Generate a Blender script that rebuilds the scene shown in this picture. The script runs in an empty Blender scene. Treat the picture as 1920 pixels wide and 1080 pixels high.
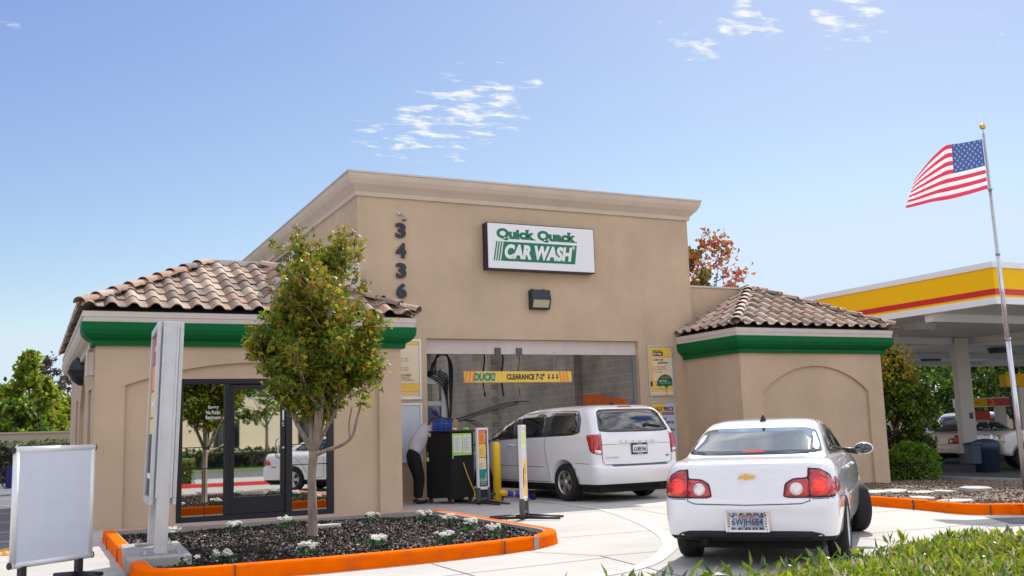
import bpy, bmesh, math, random
import numpy as np
from mathutils import Vector, Matrix
from mathutils.bvhtree import BVHTree
from mathutils.geometry import delaunay_2d_cdt, tessellate_polygon
R = math.radians
random.seed(7); np.random.seed(7)
SC = bpy.context.scene
COL = SC.collection

# ---------------------------------------------------------------- camera
YAW, PITCH, ROLL, FPX, CAMH = R(25.88243873), R(8.22156762), R(-1.76725645), 1883.7357, 1.4
_f = Vector((math.sin(YAW)*math.cos(PITCH), math.cos(YAW)*math.cos(PITCH), math.sin(PITCH)))
_r0 = Vector((math.cos(YAW), -math.sin(YAW), 0)); _u0 = _r0.cross(_f)
_r = math.cos(ROLL)*_r0 + math.sin(ROLL)*_u0
_u = -math.sin(ROLL)*_r0 + math.cos(ROLL)*_u0
cam = bpy.data.objects.new('camera', bpy.data.cameras.new('camera')); COL.objects.link(cam)
cam.matrix_world = Matrix(((_r.x, _u.x, -_f.x, 0), (_r.y, _u.y, -_f.y, 0), (_r.z, _u.z, -_f.z, CAMH), (0, 0, 0, 1)))
cam.data.sensor_width = 36; cam.data.lens = FPX/1920*36
cam.data.clip_start = .05; cam.data.clip_end = 5000
SC.camera = cam

# ---------------------------------------------------------------- light
SUN_AZ, SUN_EL = 48.0, 45.0
sv = Vector((math.sin(R(SUN_AZ))*math.cos(R(SUN_EL)), math.cos(R(SUN_AZ))*math.cos(R(SUN_EL)), math.sin(R(SUN_EL))))
sun = bpy.data.objects.new('sun', bpy.data.lights.new('sun', 'SUN')); COL.objects.link(sun)
sun.data.energy = 2.6; sun.data.angle = R(.5); sun.data.color = (1, .95, .86)
sun.rotation_euler = sv.to_track_quat('Z', 'Y').to_euler()
SC.view_settings.view_transform = 'Standard'; SC.view_settings.look = 'None'
SC.view_settings.exposure = 1.0; SC.view_settings.gamma = 1; SC.view_settings.use_curve_mapping = False

W = bpy.data.worlds.new('World'); SC.world = W; W.use_nodes = True
nt = W.node_tree; N = nt.nodes; L = nt.links
for n in list(N): N.remove(n)
wout = N.new('ShaderNodeOutputWorld'); bg = N.new('ShaderNodeBackground'); L.new(bg.outputs[0], wout.inputs[0])
sky = N.new('ShaderNodeTexSky'); sky.sky_type = 'NISHITA'; sky.sun_disc = False
sky.sun_elevation = R(SUN_EL); sky.sun_rotation = R(SUN_AZ)
sky.air_density = 1.0; sky.dust_density = .35; sky.ozone_density = 2.2; sky.altitude = 0
SKY_STRENGTH = .12
bg.inputs[1].default_value = SKY_STRENGTH
def wn(t, **kw):
    n = N.new(t)
    for k, v in kw.items(): setattr(n, k, v)
    return n
def pixdir(x, y):
    d = _f + _r*((x-960)/FPX) + _u*((540-y)/FPX); return d.normalized()
tc = wn('ShaderNodeTexCoord')
sep = wn('ShaderNodeSeparateXYZ'); L.new(tc.outputs['Generated'], sep.inputs[0])
def wmath(op, a, b=None, clamp=False):
    n = wn('ShaderNodeMath', operation=op); n.use_clamp = clamp
    for i, v in enumerate((a, b)):
        if v is None: continue
        if isinstance(v, (int, float)): n.inputs[i].default_value = v
        else: L.new(v, n.inputs[i])
    return n.outputs[0]
zc = wmath('MAXIMUM', sep.outputs[2], .04)
px_ = wmath('DIVIDE', sep.outputs[0], zc); py_ = wmath('DIVIDE', sep.outputs[1], zc)
# clouds: directions on the sky (far away, fixed to the world): patches of small fair-weather cloud
comb = wn('ShaderNodeCombineXYZ'); L.new(px_, comb.inputs[0]); L.new(py_, comb.inputs[1])
noi = wn('ShaderNodeTexNoise'); noi.inputs['Scale'].default_value = 11; noi.inputs['Detail'].default_value = 9; noi.inputs['Roughness'].default_value = .62; noi.inputs['Distortion'].default_value = .25
mp = wn('ShaderNodeMapping'); mp.inputs['Rotation'].default_value = (0, 0, R(28)); mp.inputs['Scale'].default_value = (.9, 1.45, 1)
L.new(comb.outputs[0], mp.inputs[0]); L.new(mp.outputs[0], noi.inputs[0])
mask = None
for (cx, cy, rad, amp) in [(880, 200, 85, 1), (790, 235, 70, .9), (700, 250, 48, .8), (745, 275, 30, .9), (930, 205, 60, 1), (1000, 160, 36, .7), (880, 155, 40, .6), (850, 250, 60, .8),
                           (1310, 85, 50, .9), (1350, 50, 42, .9), (1400, 30, 50, 1), (1440, 62, 40, .8), (1245, 25, 34, .6), (1560, 35, 60, .85), (1620, 18, 55, 1), (1395, 10, 30, .9), (10, 30, 45, .55), (1870, 60, 60, .35)]:
    c = pixdir(cx, cy)
    dp = wn('ShaderNodeVectorMath', operation='DISTANCE'); L.new(tc.outputs['Generated'], dp.inputs[0]); dp.inputs[1].default_value = c
    m = wmath('MULTIPLY', wmath('SUBTRACT', 1.0, wmath('DIVIDE', dp.outputs['Value'], rad/FPX*1.35), clamp=True), amp)
    mask = m if mask is None else wmath('MAXIMUM', mask, m)
dens = wmath('ADD', noi.outputs[0], wmath('MULTIPLY', wmath('POWER', mask, .6), .34))
ramp = wn('ShaderNodeMapRange'); ramp.interpolation_type = 'SMOOTHSTEP'
L.new(dens, ramp.inputs[0]); ramp.inputs[1].default_value = .725; ramp.inputs[2].default_value = .92
cl = wmath('MULTIPLY', ramp.outputs[0], wmath('MULTIPLY', wmath('GREATER_THAN', mask, .001), .93))
# cloud behind and above the camera, mirrored in glass; brightened to light the facade
noi2 = wn('ShaderNodeTexNoise'); noi2.inputs['Scale'].default_value = 3.2; noi2.inputs['Detail'].default_value = 6
L.new(comb.outputs[0], noi2.inputs[0])
r2 = wn('ShaderNodeMapRange'); L.new(noi2.outputs[0], r2.inputs[0]); r2.inputs[1].default_value = .42; r2.inputs[2].default_value = .6
bk = wn('ShaderNodeMapRange'); L.new(sep.outputs[1], bk.inputs[0]); bk.inputs[1].default_value = .35; bk.inputs[2].default_value = -.1
hi = wn('ShaderNodeMapRange'); L.new(sep.outputs[2], hi.inputs[0]); hi.inputs[1].default_value = .52; hi.inputs[2].default_value = .75
cl2 = wmath('MULTIPLY', r2.outputs[0], wmath('MAXIMUM', bk.outputs[0], hi.outputs[0]))
clo = cl
tint = wn('ShaderNodeMix', data_type='RGBA', blend_type='MULTIPLY'); tint.inputs[0].default_value = 1
sc_ = wn('ShaderNodeSeparateColor'); L.new(sky.outputs[0], sc_.inputs[0]); cc_ = wn('ShaderNodeCombineColor')
for i_, g_ in enumerate((1.08, 1.08, .6)): L.new(wmath('MINIMUM', wmath('POWER', sc_.outputs[i_], g_), (5.7, 7.5, 3.75)[i_]), cc_.inputs[i_])
L.new(cc_.outputs[0], tint.inputs[6]); tint.inputs[7].default_value = (.508, .462, 1.145, 1)
SKYTINT = tint
mixc = wn('ShaderNodeMix', data_type='RGBA'); L.new(clo, mixc.inputs[0]); L.new(tint.outputs[2], mixc.inputs[6]); mixc.inputs[7].default_value = (4.0, 4.05, 4.2, 1)
mixd = wn('ShaderNodeMix', data_type='RGBA'); L.new(wmath('MULTIPLY', cl2, .9), mixd.inputs[0]); L.new(mixc.outputs[2], mixd.inputs[6]); mixd.inputs[7].default_value = (9.5, 9.2, 8.8, 1)
L.new(mixd.outputs[2], bg.inputs[0])

# ---------------------------------------------------------------- materials
def S(r, g, b):
    f = lambda c: (c/255/12.92) if c/255 <= .04045 else ((c/255+.055)/1.055)**2.4
    return (f(r), f(g), f(b))
MATS = {}
def mat(name, color, rough=.6, metal=0., spec=.5, coat=0., bump=0., bscale=60., var=0., vscale=3., emit=None, estr=0., attr=False, transl=0., alpha=None, stretch=None, var2=None):
    if name in MATS: return MATS[name]
    m = bpy.data.materials.new(name); m.use_nodes = True; MATS[name] = m
    n = m.node_tree.nodes; l = m.node_tree.links; p = n['Principled BSDF']
    p.inputs['Base Color'].default_value = (*color, 1); p.inputs['Roughness'].default_value = rough
    p.inputs['Metallic'].default_value = metal; p.inputs['Specular IOR Level'].default_value = spec
    p.inputs['Coat Weight'].default_value = coat; p.inputs['Coat Roughness'].default_value = .04
    src = None
    if attr:
        a = n.new('ShaderNodeAttribute'); a.attribute_name = 'Col'
        mx = n.new('ShaderNodeMix'); mx.data_type = 'RGBA'; mx.blend_type = 'MULTIPLY'; mx.inputs[0].default_value = 1
        l.new(a.outputs[0], mx.inputs[6]); mx.inputs[7].default_value = (*color, 1); src = mx.outputs[2]
    if var or bump:
        t = n.new('ShaderNodeTexCoord'); mpn = n.new('ShaderNodeMapping'); l.new(t.outputs['Object'], mpn.inputs[0])
        if stretch: mpn.inputs['Scale'].default_value = stretch
    if var:
        no = n.new('ShaderNodeTexNoise'); no.inputs['Scale'].default_value = vscale; no.inputs['Detail'].default_value = 8; no.inputs['Roughness'].default_value = .65
        l.new(mpn.outputs[0], no.inputs[0])
        mr = n.new('ShaderNodeMapRange'); l.new(no.outputs[0], mr.inputs[0]); mr.inputs[1].default_value = .3; mr.inputs[2].default_value = .7
        mr.inputs[3].default_value = 1-var; mr.inputs[4].default_value = 1+var
        mm = n.new('ShaderNodeMix'); mm.data_type = 'RGBA'; mm.blend_type = 'MULTIPLY'; mm.inputs[0].default_value = 1
        if src: l.new(src, mm.inputs[6])
        else: mm.inputs[6].default_value = (*color, 1)
        cc = n.new('ShaderNodeCombineColor')
        for i in range(3): l.new(mr.outputs[0], cc.inputs[i])
        l.new(cc.outputs[0], mm.inputs[7]); src = mm.outputs[2]
    if src: l.new(src, p.inputs['Base Color'])
    if bump:
        nb = n.new('ShaderNodeTexNoise'); nb.inputs['Scale'].default_value = bscale; nb.inputs['Detail'].default_value = 4
        l.new(mpn.outputs[0], nb.inputs[0]); b = n.new('ShaderNodeBump'); b.inputs['Strength'].default_value = bump; b.inputs['Distance'].default_value = .01
        l.new(nb.outputs[0], b.inputs['Height']); l.new(b.outputs[0], p.inputs['Normal'])
    if emit: p.inputs['Emission Color'].default_value = (*emit, 1); p.inputs['Emission Strength'].default_value = estr
    if transl:
        tr = n.new('ShaderNodeBsdfTranslucent'); ms = n.new('ShaderNodeMixShader'); ms.inputs[0].default_value = transl
        if src: l.new(src, tr.inputs[0])
        else: tr.inputs[0].default_value = (*color, 1)
        l.new(p.outputs[0], ms.inputs[1]); l.new(tr.outputs[0], ms.inputs[2]); l.new(ms.outputs[0], n['Material Output'].inputs[0])
    return m
STUCCO = (.555, .418, .290)
mat('stucco', STUCCO, .93, bump=.4, bscale=40, var=.11, vscale=.8, spec=.2)
# stains run down the stucco
def add_stain(m, c_, sc_, amt):
    n = m.node_tree.nodes; l = m.node_tree.links; p = n['Principled BSDF']; src = p.inputs['Base Color'].links[0].from_socket
    t = n.new('ShaderNodeTexCoord'); mpn = n.new('ShaderNodeMapping'); l.new(t.outputs['Object'], mpn.inputs[0]); mpn.inputs['Scale'].default_value = sc_
    no = n.new('ShaderNodeTexNoise'); no.inputs['Scale'].default_value = 1.0; no.inputs['Detail'].default_value = 6; l.new(mpn.outputs[0], no.inputs[0])
    mr = n.new('ShaderNodeMapRange'); l.new(no.outputs[0], mr.inputs[0]); mr.inputs[1].default_value = .52; mr.inputs[2].default_value = .78; mr.inputs[3].default_value = 0; mr.inputs[4].default_value = amt
    mm = n.new('ShaderNodeMix'); mm.data_type = 'RGBA'; l.new(mr.outputs[0], mm.inputs[0]); l.new(src, mm.inputs[6]); mm.inputs[7].default_value = c_
    l.new(mm.outputs[2], p.inputs['Base Color'])
mat('trim', (.62, .51, .41), .85, bump=.2, bscale=40, var=.07, vscale=2, spec=.25)
mat('trim_white', (.62, .55, .50), .8, bump=.1, bscale=40, var=.06, vscale=3)
mat('green_paint', (.0, .122, .030), .6, bump=.08, bscale=25, var=.05, vscale=4, spec=.2)
mat('flashing', (.55, .50, .46), .45, metal=.3, var=.1, vscale=4)
mat('tile', (1, 1, 1), .85, attr=True, bump=.2, bscale=30, var=.14, vscale=9)
mat('concrete', (.445, .432, .402), .88, bump=.15, bscale=120, var=.07, vscale=1.1)
add_stain(MATS['stucco'], (STUCCO[0]*.72, STUCCO[1]*.70, STUCCO[2]*.68, 1), (2.2, 2.2, .5), .22)
add_stain(MATS['concrete'], (.26, .25, .23, 1), (.35, 1.1, 1), .30)
mat('concrete_old', (.36, .345, .32), .9, bump=.25, bscale=60, var=.14, vscale=4)
mat('asphalt', (.135, .135, .145), .92, bump=.4, bscale=150, var=.16, vscale=2.5)
mat('asphalt_shaded', (.06, .062, .068), .9, bump=.3, bscale=120, var=.2, vscale=1.5)  # forecourt asphalt, canopy shade put into its darker colour
mat('ground', (.13, .12, .10), .95, var=.2, vscale=.3)
mat('paint_white', (.50, .49, .465), .75, var=.09, vscale=6)
mat('kerb_orange', (.90, .145, .0), .85, spec=.03, bump=.1, bscale=30, var=.07, vscale=4)
mat('kerb_red', (.50, .02, .02), .55, var=.1, vscale=4)
mat('joint', (.09, .085, .08), .95)
mat('tactile', (.62, .36, .06), .8, var=.1)
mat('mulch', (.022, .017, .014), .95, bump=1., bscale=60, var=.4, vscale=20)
mat('chip', (1, 1, 1), .7, attr=True)
mat('soil', (.20, .155, .12), .95, bump=1., bscale=40, var=.35, vscale=12)
mat('bark', (.30, .235, .185), .9, bump=1., bscale=55, var=.4, vscale=14, stretch=(1, 1, .3))
mat('bark_grey', (.16, .13, .11), .9, bump=.8, bscale=30, var=.25, vscale=6)
mat('leaf', (1, 1, 1), .5, attr=True, transl=.45, spec=.4)
mat('leaf_gloss', (1, 1, 1), .33, attr=True, transl=.3, spec=.6)
mat('petal', (.85, .84, .78), .6, transl=.3)
mat('alu', (.62, .62, .64), .32, metal=.9, var=.05)
mat('alu_matte', (.60, .61, .62), .45, metal=.55, var=.08, vscale=5)
mat('alu_white', (.74, .75, .76), .4, metal=.2)
mat('dark_bronze', (.012, .012, .018), .35, spec=.5)
mat('black', (.012, .012, .014), .5)
mat('black_rough', (.018, .018, .02), .85)
mat('number_black', (.02, .024, .034), .5)
mat('sign_white', (.80, .80, .82), .35)
mat('board_white', (.57, .62, .71), .4, var=.04, vscale=4)
mat('wall_board', (.60, .64, .72), .35)
mat('sign_green', (.0, .17, .075), .4)
mat('film_glass', (.62, .63, .60), .015, metal=1.0)
mat('car_white', (.80, .80, .82), .25, coat=1., spec=.5)
mat('car_glass', (.012, .016, .02), .03, spec=1.0, coat=.6)
mat('car_glass_sky', (.03, .05, .06), .03, metal=0., spec=1.0, coat=1.)
mat('rubber', (.012, .012, .013), .8, bump=.2, bscale=60)
mat('well', (.006, .006, .006), .95)
mat('chrome', (.75, .76, .78), .12, metal=1.)
mat('rim', (.55, .56, .58), .28, metal=.85)
mat('lens_red', (.48, .004, .008), .12, coat=1.)
mat('lens_red_lit', (.75, .02, .008), .15, coat=1., emit=(1, .035, .01), estr=1.1)
mat('lens_red_bulb', (.62, .012, .01), .15, coat=1., emit=(1, .03, .01), estr=.12)
mat('lens_clear', (.75, .70, .68), .15, coat=1., metal=.3)
mat('lens_amber', (.85, .35, .02), .2, coat=1.)
mat('seam', (.03, .03, .035), .7)
mat('gold', (.75, .48, .12), .3, metal=.7)
mat('plate_white', (.74, .76, .80), .45)
mat('plate_blue', (.04, .06, .20), .5)
mat('print_red', (.55, .03, .03), .5)
mat('print_dark', (.06, .05, .04), .6)
mat('print_yellow', (.85, .55, .08), .5)
mat('print_cream', (.78, .66, .45), .5)
mat('print_orange', (.85, .25, .04), .5)
mat('print_white', (.82, .82, .80), .5)
mat('print_maroon', (.25, .02, .04), .5)
mat('print_green', (.0, .14, .08), .5)
mat('print_teal', (.0, .25, .20), .5)
mat('print_bluegrey', (.50, .58, .72), .5)
mat('yellow_paint', (.85, .52, .008), .4, coat=.2, var=.06)
mat('galv', (.40, .42, .45), .4, metal=.7, var=.12, vscale=10)
mat('steel_dark', (.10, .10, .11), .5, metal=.5, var=.2)
mat('cable', (.012, .012, .014), .55)
mat('cable_yellow', (.75, .60, .03), .5)
mat('blue_plastic', (.008, .03, .42), .35)
mat('lime', (.45, .75, .15), .6)
mat('paper', (.78, .78, .76), .8)
mat('cardboard', (.38, .24, .13), .8)
mat('shirt', (.62, .62, .70), .85, bump=.3, bscale=15)
mat('cloth_black', (.008, .008, .01), .9, bump=.3, bscale=14)
mat('skin', (.50, .28, .19), .55)
mat('hair', (.012, .008, .006), .6, bump=.6, bscale=60)
mat('tarp', (.006, .012, .10), .3, bump=.6, bscale=6)
mat('orange_panel', (.75, .14, .01), .45)
mat('lamp_lens', (.50, .46, .32), .25, coat=.5)
mat('canopy_yellow', (.95, .54, .003), .6, spec=.2)
mat('canopy_red', (.60, .012, .01), .4)
mat('canopy_white', (.82, .83, .85), .45)
add_stain(MATS['kerb_orange'], (.22, .07, .03, 1), (3.5, 3.5, 6), .45)
add_stain(MATS['green_paint'], (.01, .075, .03, 1), (1.5, 1.5, 4), .4)
mat('canopy_soffit', (.86, .86, .83), .4, metal=.15, stretch=(.15, 3, 1), var=.1, vscale=2)
mat('post_white', (.66, .64, .60), .5)
mat('trash_blue', (.035, .055, .10), .5)
mat('beige_wall', (.50, .41, .31), .9, var=.05)
mat('cream_wall', (.72, .62, .44), .9, var=.04)
mat('roof_grey', (.12, .11, .11), .9)
mat('sign_navy', (.006, .012, .16), .4)
mat('flag_red', (.66, .045, .11), .7, transl=.45)
mat('flag_white', (.82, .82, .82), .7, transl=.45)
mat('flag_blue', (.05, .11, .33), .7, transl=.35)
mat('pole', (.62, .62, .66), .25, metal=.8)
mat('grass', (.09, .20, .03), .9, var=.2, vscale=2)
mat('added_skylight', (.95, .95, .95), .5, transl=.75)
# block wall
def blockmat():
    m = bpy.data.materials.new('block_wall'); m.use_nodes = True; MATS['block_wall'] = m
    n = m.node_tree.nodes; l = m.node_tree.links; p = n['Principled BSDF']; p.inputs['Roughness'].default_value = .8
    t = n.new('ShaderNodeTexCoord'); s = n.new('ShaderNodeSeparateXYZ'); l.new(t.outputs['Object'], s.inputs[0])
    c = n.new('ShaderNodeCombineXYZ'); l.new(s.outputs[1], c.inputs[0]); l.new(s.outputs[2], c.inputs[1])
    b = n.new('ShaderNodeTexBrick'); b.inputs['Scale'].default_value = 1; b.inputs['Brick Width'].default_value = .40; b.inputs['Row Height'].default_value = .2
    b.inputs['Mortar Size'].default_value = .008; b.inputs['Color1'].default_value = (.45, .43, .405, 1); b.inputs['Color2'].default_value = (.40, .385, .36, 1); b.inputs['Mortar'].default_value = (.60, .58, .54, 1)
    l.new(c.outputs[0], b.inputs[0])
    no = n.new('ShaderNodeTexNoise'); no.inputs['Scale'].default_value = .8; no.inputs['Detail'].default_value = 7
    mr = n.new('ShaderNodeMapRange'); l.new(no.outputs[0], mr.inputs[0]); mr.inputs[1].default_value = .35; mr.inputs[2].default_value = .7; mr.inputs[3].default_value = .65; mr.inputs[4].default_value = 1.15
    l.new(t.outputs['Object'], no.inputs[0]); cc = n.new('ShaderNodeCombineColor')
    for i in range(3): l.new(mr.outputs[0], cc.inputs[i])
    mm = n.new('ShaderNodeMix'); mm.data_type = 'RGBA'; mm.blend_type = 'MULTIPLY'; mm.inputs[0].default_value = 1
    l.new(b.outputs[0], mm.inputs[6]); l.new(cc.outputs[0], mm.inputs[7]); l.new(mm.outputs[2], p.inputs['Base Color'])
blockmat()

# ---------------------------------------------------------------- helpers
def tag(o, label=None, cat=None, group=None, kind=None):
    if label: o['label'] = label
    if cat: o['category'] = cat
    if group: o['group'] = group
    if kind: o['kind'] = kind
    return o
def empty(name, loc=(0, 0, 0), rz=0., label=None, cat=None, group=None, tilt=None):
    o = bpy.data.objects.new(name, None); COL.objects.link(o); o.location = loc; o.rotation_euler = tilt or (0, 0, rz)
    o.empty_display_size = .2
    return tag(o, label, cat, group)
class MB:
    def __init__(s): s.v = []; s.f = []; s.mi = []; s.sm = []
    def add(s, vs, fs, mi=0, smooth=False):
        b = len(s.v); s.v += [tuple(v) for v in vs]
        for f in fs: s.f.append([b+i for i in f]); s.mi.append(mi); s.sm.append(smooth)
        return s
    def box(s, c, d, rz=0., mi=0, M=None):
        x, y, z = d[0]/2, d[1]/2, d[2]/2
        vs = [Vector((a*x, b*y, e*z)) for a in (-1, 1) for b in (-1, 1) for e in (-1, 1)]
        T = Matrix.Translation(c) @ Matrix.Rotation(rz, 4, 'Z')
        if M: T = T @ M
        vs = [T @ v for v in vs]
        return s.add(vs, [(0, 1, 3, 2), (4, 6, 7, 5), (0, 4, 5, 1), (2, 3, 7, 6), (0, 2, 6, 4), (1, 5, 7, 3)], mi)
    def b2(s, a, b, mi=0):
        return s.box([(p+q)/2 for p, q in zip(a, b)], [abs(q-p) for p, q in zip(a, b)], mi=mi)
    def prism(s, poly, M, depth, mi=0):
        """poly in local xy, extruded along local +z by depth; M places it"""
        n = len(poly); M = M if M else Matrix()
        vs = [M @ Vector((p[0], p[1], 0)) for p in poly]+[M @ Vector((p[0], p[1], depth)) for p in poly]
        fs = [list(range(n))[::-1], list(range(n, 2*n))]+[(i, (i+1) % n, n+(i+1) % n, n+i) for i in range(n)]
        return s.add(vs, fs, mi)
    def ngon(s, pts, mi=0): return s.add(pts, [list(range(len(pts)))], mi)
    def tube(s, pts, r, n=8, mi=0, caps=True, smooth=True):
        pts = [Vector(p) for p in pts]; m = len(pts); rs = r if isinstance(r, (list, tuple)) else [r]*m
        b = len(s.v); up = None; ring = []
        for i, p in enumerate(pts):
            t = (pts[min(i+1, m-1)]-pts[max(i-1, 0)]).normalized()
            if up is None:
                up = Vector((0, 0, 1)) if abs(t.z) < .9 else Vector((1, 0, 0))
            a = t.cross(up).normalized(); c = a.cross(t).normalized(); up = c
            for k in range(n):
                th = 2*math.pi*k/n; ring.append(p+(a*math.cos(th)+c*math.sin(th))*rs[i])
        fs = [(i*n+k, i*n+(k+1) % n, (i+1)*n+(k+1) % n, (i+1)*n+k) for i in range(m-1) for k in range(n)]
        s.add(ring, fs, mi, smooth)
        if caps:
            s.f.append([b+k for k in range(n)][::-1]); s.mi.append(mi); s.sm.append(False)
            s.f.append([b+(m-1)*n+k for k in range(n)]); s.mi.append(mi); s.sm.append(False)
        return s
    def cyl(s, a, b, r, r2=None, n=16, mi=0): return s.tube([a, b], [r, r if r2 is None else r2], n, mi)
    def lathe(s, prof, M=None, n=24, mi=0, smooth=True, closed=False):
        """prof [(r, z)] round local z"""
        M = M if M else Matrix(); m = len(prof)
        vs = [M @ Vector((r*math.cos(2*math.pi*k/n), r*math.sin(2*math.pi*k/n), z)) for r, z in prof for k in range(n)]
        fs = [(i*n+k, i*n+(k+1) % n, (i+1) % m*n+(k+1) % n, (i+1) % m*n+k) for i in range(m if closed else m-1) for k in range(n)]
        return s.add(vs, fs, mi, smooth)
    def ell(s, c, r, nu=16, nv=10, mi=0, M=None):
        T = Matrix.Translation(c) @ (M or Matrix()) @ Matrix.Diagonal((r[0], r[1], r[2], 1))
        prof = [(math.sin(math.pi*i/nv), -math.cos(math.pi*i/nv)) for i in range(nv+1)]
        prof[0] = (.001, -1); prof[-1] = (.001, 1)
        return s.lathe(prof, T, nu, mi)
    def sweep(s, prof, path, mi=0, closed=False, smooth=False, side=1):
        """prof [(out, z)]; path 2D polyline (wall line); out is to the right of travel * side"""
        n = len(path); P = [Vector((p[0], p[1])) for p in path]; offs = []
        for i in range(n):
            d1 = (P[i]-P[i-1]).normalized() if (i > 0 or closed) else None
            d2 = (P[(i+1) % n]-P[i]).normalized() if (i < n-1 or closed) else None
            d1 = d1 or d2; d2 = d2 or d1
            n1 = Vector((d1.y, -d1.x))*side; n2 = Vector((d2.y, -d2.x))*side
            mm = (n1+n2)/2; offs.append(mm/max(mm.length_squared, .15))
        k = len(prof)
        vs = [(P[i].x+offs[i].x*o, P[i].y+offs[i].y*o, z) for i in range(n) for o, z in prof]
        fs = [(i*k+j, i*k+j+1, (i+1) % n*k+j+1, (i+1) % n*k+j) for i in range(n if closed else n-1) for j in range(k-1)]
        s.add(vs, fs, mi, smooth)
        if not closed:
            s.ngon(vs[:k], mi); s.ngon(vs[-k:], mi)
        return s
    def mesh(s, name='m'):
        me = bpy.data.meshes.new(name); me.from_pydata(s.v, [], s.f); me.polygons.foreach_set('material_index', s.mi); me.polygons.foreach_set('use_smooth', s.sm)
        bm = bmesh.new(); bm.from_mesh(me); bmesh.ops.recalc_face_normals(bm, faces=bm.faces); bm.to_mesh(me); bm.free(); me.update(); return me
    def build(s, name, mats, parent=None, bevel=0., loc=None, seg=2):
        me = s.mesh(name)
        return mkobj(name, me, mats, parent, bevel, loc, seg)
def mkobj(name, me, mats, parent=None, bevel=0., loc=None, seg=2):
    for m in (mats if isinstance(mats, (list, tuple)) else [mats]): me.materials.append(MATS[m])
    o = bpy.data.objects.new(name, me); COL.objects.link(o)
    if parent: o.parent = parent
    if loc: o.location = loc
    if bevel:
        b = o.modifiers.new('bevel', 'BEVEL'); b.width = bevel; b.segments = seg; b.limit_method = 'ANGLE'; b.angle_limit = R(35)
    return o
def evalmesh(o):
    dg = bpy.context.evaluated_depsgraph_get(); dg.update()
    return bpy.data.meshes.new_from_object(o.evaluated_get(dg), preserve_all_data_layers=True, depsgraph=dg)
def boolean(me, cutters, mats=()):
    """cut MB cutters out of mesh; returns mesh"""
    o = bpy.data.objects.new('tmp', me); COL.objects.link(o); tmp = []
    if not me.materials:
        for m in mats: me.materials.append(MATS[m])
    for c in cutters:
        cm = c.mesh(); 
        for m in mats: cm.materials.append(MATS[m])
        co = bpy.data.objects.new('cut', cm); COL.objects.link(co); tmp.append(co)
        b = o.modifiers.new('b', 'BOOLEAN'); b.operation = 'DIFFERENCE'; b.object = co; b.solver = 'EXACT'
    out = evalmesh(o); out.materials.clear()
    for t in tmp+[o]: bpy.data.objects.remove(t)
    return out
def T3(x, y, z): return Matrix.Translation((x, y, z))
FRONT = Matrix(((1, 0, 0, 0), (0, 0, -1, 0), (0, 1, 0, 0), (0, 0, 0, 1)))     # local xy -> x,z ; normal -> -y
REAR = Matrix(((0, 0, -1, 0), (-1, 0, 0, 0), (0, 1, 0, 0), (0, 0, 0, 1)))     # local xy -> -y,z ; normal -> -x
LEFTW = Matrix(((0, 0, -1, 0), (-1, 0, 0, 0), (0, 1, 0, 0), (0, 0, 0, 1)))
TOP = Matrix()
def text(parent, s, M, w, h, m, ext=.002, bold=0., shear=0., name='lettering', keep=False, align='C'):
    """text as mesh: w x h metres (fits), centred on M's origin (or left aligned)"""
    cu = bpy.data.curves.new('t', 'FONT'); cu.body = s; cu.size = 1; cu.offset = bold; cu.shear = shear; cu.extrude = .5; cu.resolution_u = 3
    cu.align_x = 'CENTER' if align == 'C' else 'LEFT'
    o = bpy.data.objects.new('t', cu); COL.objects.link(o); me = evalmesh(o); bpy.data.objects.remove(o)
    co = np.empty(len(me.vertices)*3); me.vertices.foreach_get('co', co); co = co.reshape(-1, 3)
    mn = co.min(0); mx = co.max(0); sz = mx-mn
    sx = w/sz[0] if w else None; sy = h/sz[1] if h else None
    if sx is None: sx = sy
    if sy is None: sy = sx
    if keep: sx = sy = min(sx, sy)
    c = (mn+mx)/2
    if align != 'C': c[0] = mn[0]
    co = (co-[c[0], c[1], 0])*[sx, sy, 0]+np.c_[np.zeros(len(co)), np.zeros(len(co)), (co[:, 2] > 0)*ext]
    mm = np.array(M); co = co @ mm[:3, :3].T+mm[:3, 3]
    me.vertices.foreach_set('co', co.ravel()); me.update(); me.materials.clear()
    return mkobj(name, me, m, parent)
def sheet(parent, name, x0, z0, x1, z1, y, m, th=.002):
    return MB().b2((x0, y, z0), (x1, y+th, z1)).build(name, m, parent)
def npmesh(name, V, F, mats, parent=None, col=None, smooth=False, label=None):
    """V (n,3), F (m,k) arrays; col (n,3) point colours"""
    me = bpy.data.meshes.new(name); V = np.ascontiguousarray(V, dtype=np.float32); F = np.ascontiguousarray(F, dtype=np.int32)
    me.vertices.add(len(V)); me.vertices.foreach_set('co', V.ravel())
    k = F.shape[1]; me.loops.add(F.size); me.loops.foreach_set('vertex_index', F.ravel())
    me.polygons.add(len(F)); me.polygons.foreach_set('loop_start', np.arange(0, F.size, k, dtype=np.int32)); me.polygons.foreach_set('loop_total', np.full(len(F), k, dtype=np.int32))
    if smooth: me.polygons.foreach_set('use_smooth', np.ones(len(F), dtype=bool))
    me.update(calc_edges=True)
    if col is not None:
        a = me.color_attributes.new('Col', 'FLOAT_COLOR', 'POINT'); a.data.foreach_set('color', np.c_[col, np.ones(len(col))].astype(np.float32).ravel())
    return mkobj(name, me, mats, parent)
def rand_frames(n, up_bias=0.):
    d = np.random.normal(size=(n, 3)); d[:, 2] += up_bias; d /= np.linalg.norm(d, axis=1)[:, None]
    e = np.random.normal(size=(n, 3)); e -= (e*d).sum(1)[:, None]*d; e /= np.linalg.norm(e, axis=1)[:, None]
    return d, e
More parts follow.
